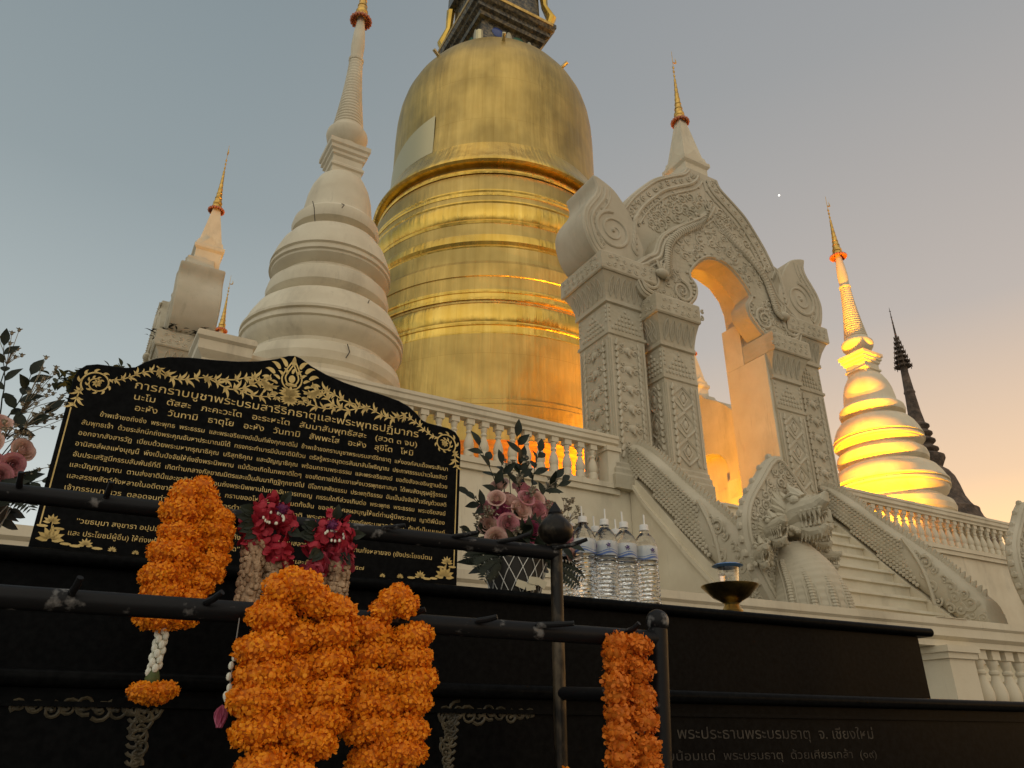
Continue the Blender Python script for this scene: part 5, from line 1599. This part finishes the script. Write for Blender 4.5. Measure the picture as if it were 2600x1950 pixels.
for lab, x, b, zr in (('water bottle at the right end of the row on the altar', 1.952, .115, .15), ('water bottle second from the right in the front row, blue wave label', 1.862, .115, 1.9), ('water bottle third from the right in the front row, emblem facing out', 1.778, .115, -.15), ('water bottle nearest the bouquet in the front row', 1.690, .12, 1.4), ('rear water bottle showing between the two right hand front bottles', 1.895, .215, .6), ('rear water bottle showing between the two left hand front bottles', 1.805, .215, 2.4), ('rear water bottle mostly hidden behind the roses', 1.70, .22, .3)):
    bottle(lab, x, b, zr, 0)
TR = thing('pedestal_tray', 'small brass footed tray at the right of the altar', 'tray', 'A', (2.43, .22, .42), None)
g = MB(); g.lathe([(.040, 0), (.044, .004), (.044, .03), (.040, .034), (.041, .038), (.036, .046), (.028, .06), (.030, .066), (.044, .076), (.070, .090), (.092, .112), (.110, .130), (.112, .134), (.106, .133), (.085, .112), (.05, .098), (.0, .094)], seg=40)
g.build('tray', M['brass'], TR)
GL = thing('water_glass', 'glass of water with a blue film lid standing on the brass tray', 'glass', 'A', (2.43, .22, .42 + .0985))
g = MB(); g.lathe([(.0, .0), (.030, .0), (.038, .05), (.044, .115), (.042, .115), (.0365, .05), (.029, .005), (.0, .005)], seg=32, cap0=False, cap1=False); g.build('cup', M['glass'], GL)
g = MB(); g.lathe([(.0, .0055), (.0285, .0055), (.0345, .05), (.038, .082), (0, .082)], seg=32, cap0=False, cap1=False); g.build('water', M['water'], GL)
g = MB(); g.lathe([(.0445, .106), (.054, .110), (.062, .114), (.050, .120), (.0, .124)], seg=28, cap0=False); g.build('lid', M['blue_film'], GL)


# ------------------------------------------------------------------ plants and cables behind
def tree(name, label, fr, p, h, cr, nleaf, ls, seedv, group=None):
    rs = random.Random(seedv); t = thing(name, label, name.replace('_', ' '), fr, p, group)
    g = MB(); tips = []
    def grow(p, d, ln, r, lv):
        P = [p]; q = p
        for i in range(4):
            d = (d + Vector((rs.uniform(-.2, .2), rs.uniform(-.2, .2), rs.uniform(0, .12)))).normalized(); q = q + d * ln / 4; P.append(q)
        g.tube(P, [r * (1 - .12 * i) for i in range(5)], 6)
        if lv == 0: tips.append(q); tips.append(P[2]); return
        for k in range(rs.choice((2, 3, 3))):
            nd = (d * .9 + Vector((rs.uniform(-.6, .6), rs.uniform(-.6, .6), rs.uniform(.1, .7)))).normalized()
            grow(q, nd, ln * .34, r * .58, lv - 1)
    grow(Vector((0, 0, 0)), Vector((0, 0, 1)), h * .5, h * .02, 3)
    c = MB()
    for i in range(nleaf):
        b = rs.choice(tips); q = b + Vector((rs.gauss(0, 1), rs.gauss(0, 1), rs.gauss(0, .8))) * cr
        d = Vector((rs.uniform(-1, 1), rs.uniform(-1, 1), rs.uniform(-.7, .7)))
        leaf(c, q, d, Vector((0, 0, 1)), ls * rs.uniform(.7, 1.3), ls * .28, rs.uniform(0, .5))
    k = h / max(q[2] for q in c.v)
    g.v = [(x * k, y * k, z * k) for x, y, z in g.v]; c.v = [(x * k, y * k, z * k) for x, y, z in c.v]
    g.build('trunk', M['bark'], t)
    c.build('crown', M['tree_leaf'], t, smooth=180)
    return t


tree('small_tree', 'small leafy tree top showing above the left shoulder of the plaque', 'W', (-14.45, 25, -EYE), 14.6, .24, 560, .30, 3)
for lab, p, r in (('dark moss tuft growing on the far left gate capital, lower one', (-10.15, 8.0, 8.93), .28), ('dark moss tuft growing on top of the far left gate capital', (-9.5, 7.75, 8.93), .24)):
    t = thing('moss_tuft', lab, 'plant', 'S', p, 'moss tufts on the far left gate'); rs = random.Random(8); g = MB()
    for i in range(260):
        a = rs.uniform(0, 6.28); q = Vector((rs.gauss(0, r * .7), rs.gauss(0, r * .7), 0))
        leaf(g, q, Vector((math.cos(a), math.sin(a), rs.uniform(-.2, 1))), Vector((0, 0, 1)), rs.uniform(.08, .26), .022, .4)
    g.build('fronds', M['moss'], t, smooth=180)
PW = thing('plant', 'tiny leafy weed growing on the terrace corner pedestal', 'plant', 'S', (-9.55, .25, 4.995))
rs = random.Random(4); g = MB()
for i in range(26): leaf(g, Vector((rs.gauss(0, .05), rs.gauss(0, .05), rs.uniform(0, .1))), Vector((rs.uniform(-1, 1), rs.uniform(-1, 1), rs.uniform(.2, 1))), Vector((0, 0, 1)), .10, .03, .3)
g.build('leaves', M['tree_leaf'], PW, smooth=180)
for k, (za, zb) in enumerate(((12.9 + EYE, 25.4 + EYE), (12.5 + EYE, 24.9 + EYE))):
    t = thing('power_cable', ('thin pale power cable crossing the sky left of the plaque, upper one', 'thin pale power cable crossing the sky left of the plaque, lower one')[k], 'cable', 'W', (-40, 46, za), 'power cables')
    g = MB(); g.tube([(24 * i / 24, .5 * i / 24, (zb - za) * i / 24 - .12 * math.sin(PI * i / 24)) for i in range(25)], .022, 6); g.build('wire', M['cable'], t)

# ------------------------------------------------------------------ floodlights standing on the terrace floor


def flood(fr, p, tgt, e, spread, colr=(1.0, .52, .07), r=.12, blend=.6):
    d = bpy.data.lights.new('terrace_floodlight', 'SPOT'); d.energy = e; d.color = colr; d.spot_size = R(spread); d.spot_blend = blend; d.shadow_soft_size = r
    o = bpy.data.objects.new('terrace_floodlight', d); col.objects.link(o)
    a, b = fpt(fr, p), fpt(fr, tgt); o.location = a; o.rotation_euler = (b - a).to_track_quat('-Z', 'Y').to_euler()


flood('S', (4.5, .7, 4.3), (7.9, 2.1, 10.8), 5200, 110, (1.0, .37, .0), .12, 1.0)   # right corner stupa
flood('S', (5.2, .9, 4.4), (7.9, 2.1, 13.6), 10500, 36, (1.0, .38, .0), .12, 1.0)    # its spire
flood('S', (5.2, 2.6, 4.3), (2.9, 1.0, 8.6), 1100, 90, (1.0, .43, .0))        # rear of the front gate
flood('S', (-1.6, 4.2, 4.3), (1.4, .9, 8.4), 1100, 120, (1.0, .38, .0), .12, 1.0)    # passage of the front gate
flood('S', (3.3, 1.7, 4.4), (.5, 8.0, 10.0), 13000, 80, (1.0, .42, .03), .12, 1.0)  # golden stupa, right front
flood('S', (6.0, 6.4, 4.3), (10.0, 10.2, 8.4), 4200, 130, (1.0, .40, .0))     # right hand gate
flood('S', (-5.2, 15.0, 4.3), (-7.9, 18.4, 14), 4500, 80)                     # far left stupa
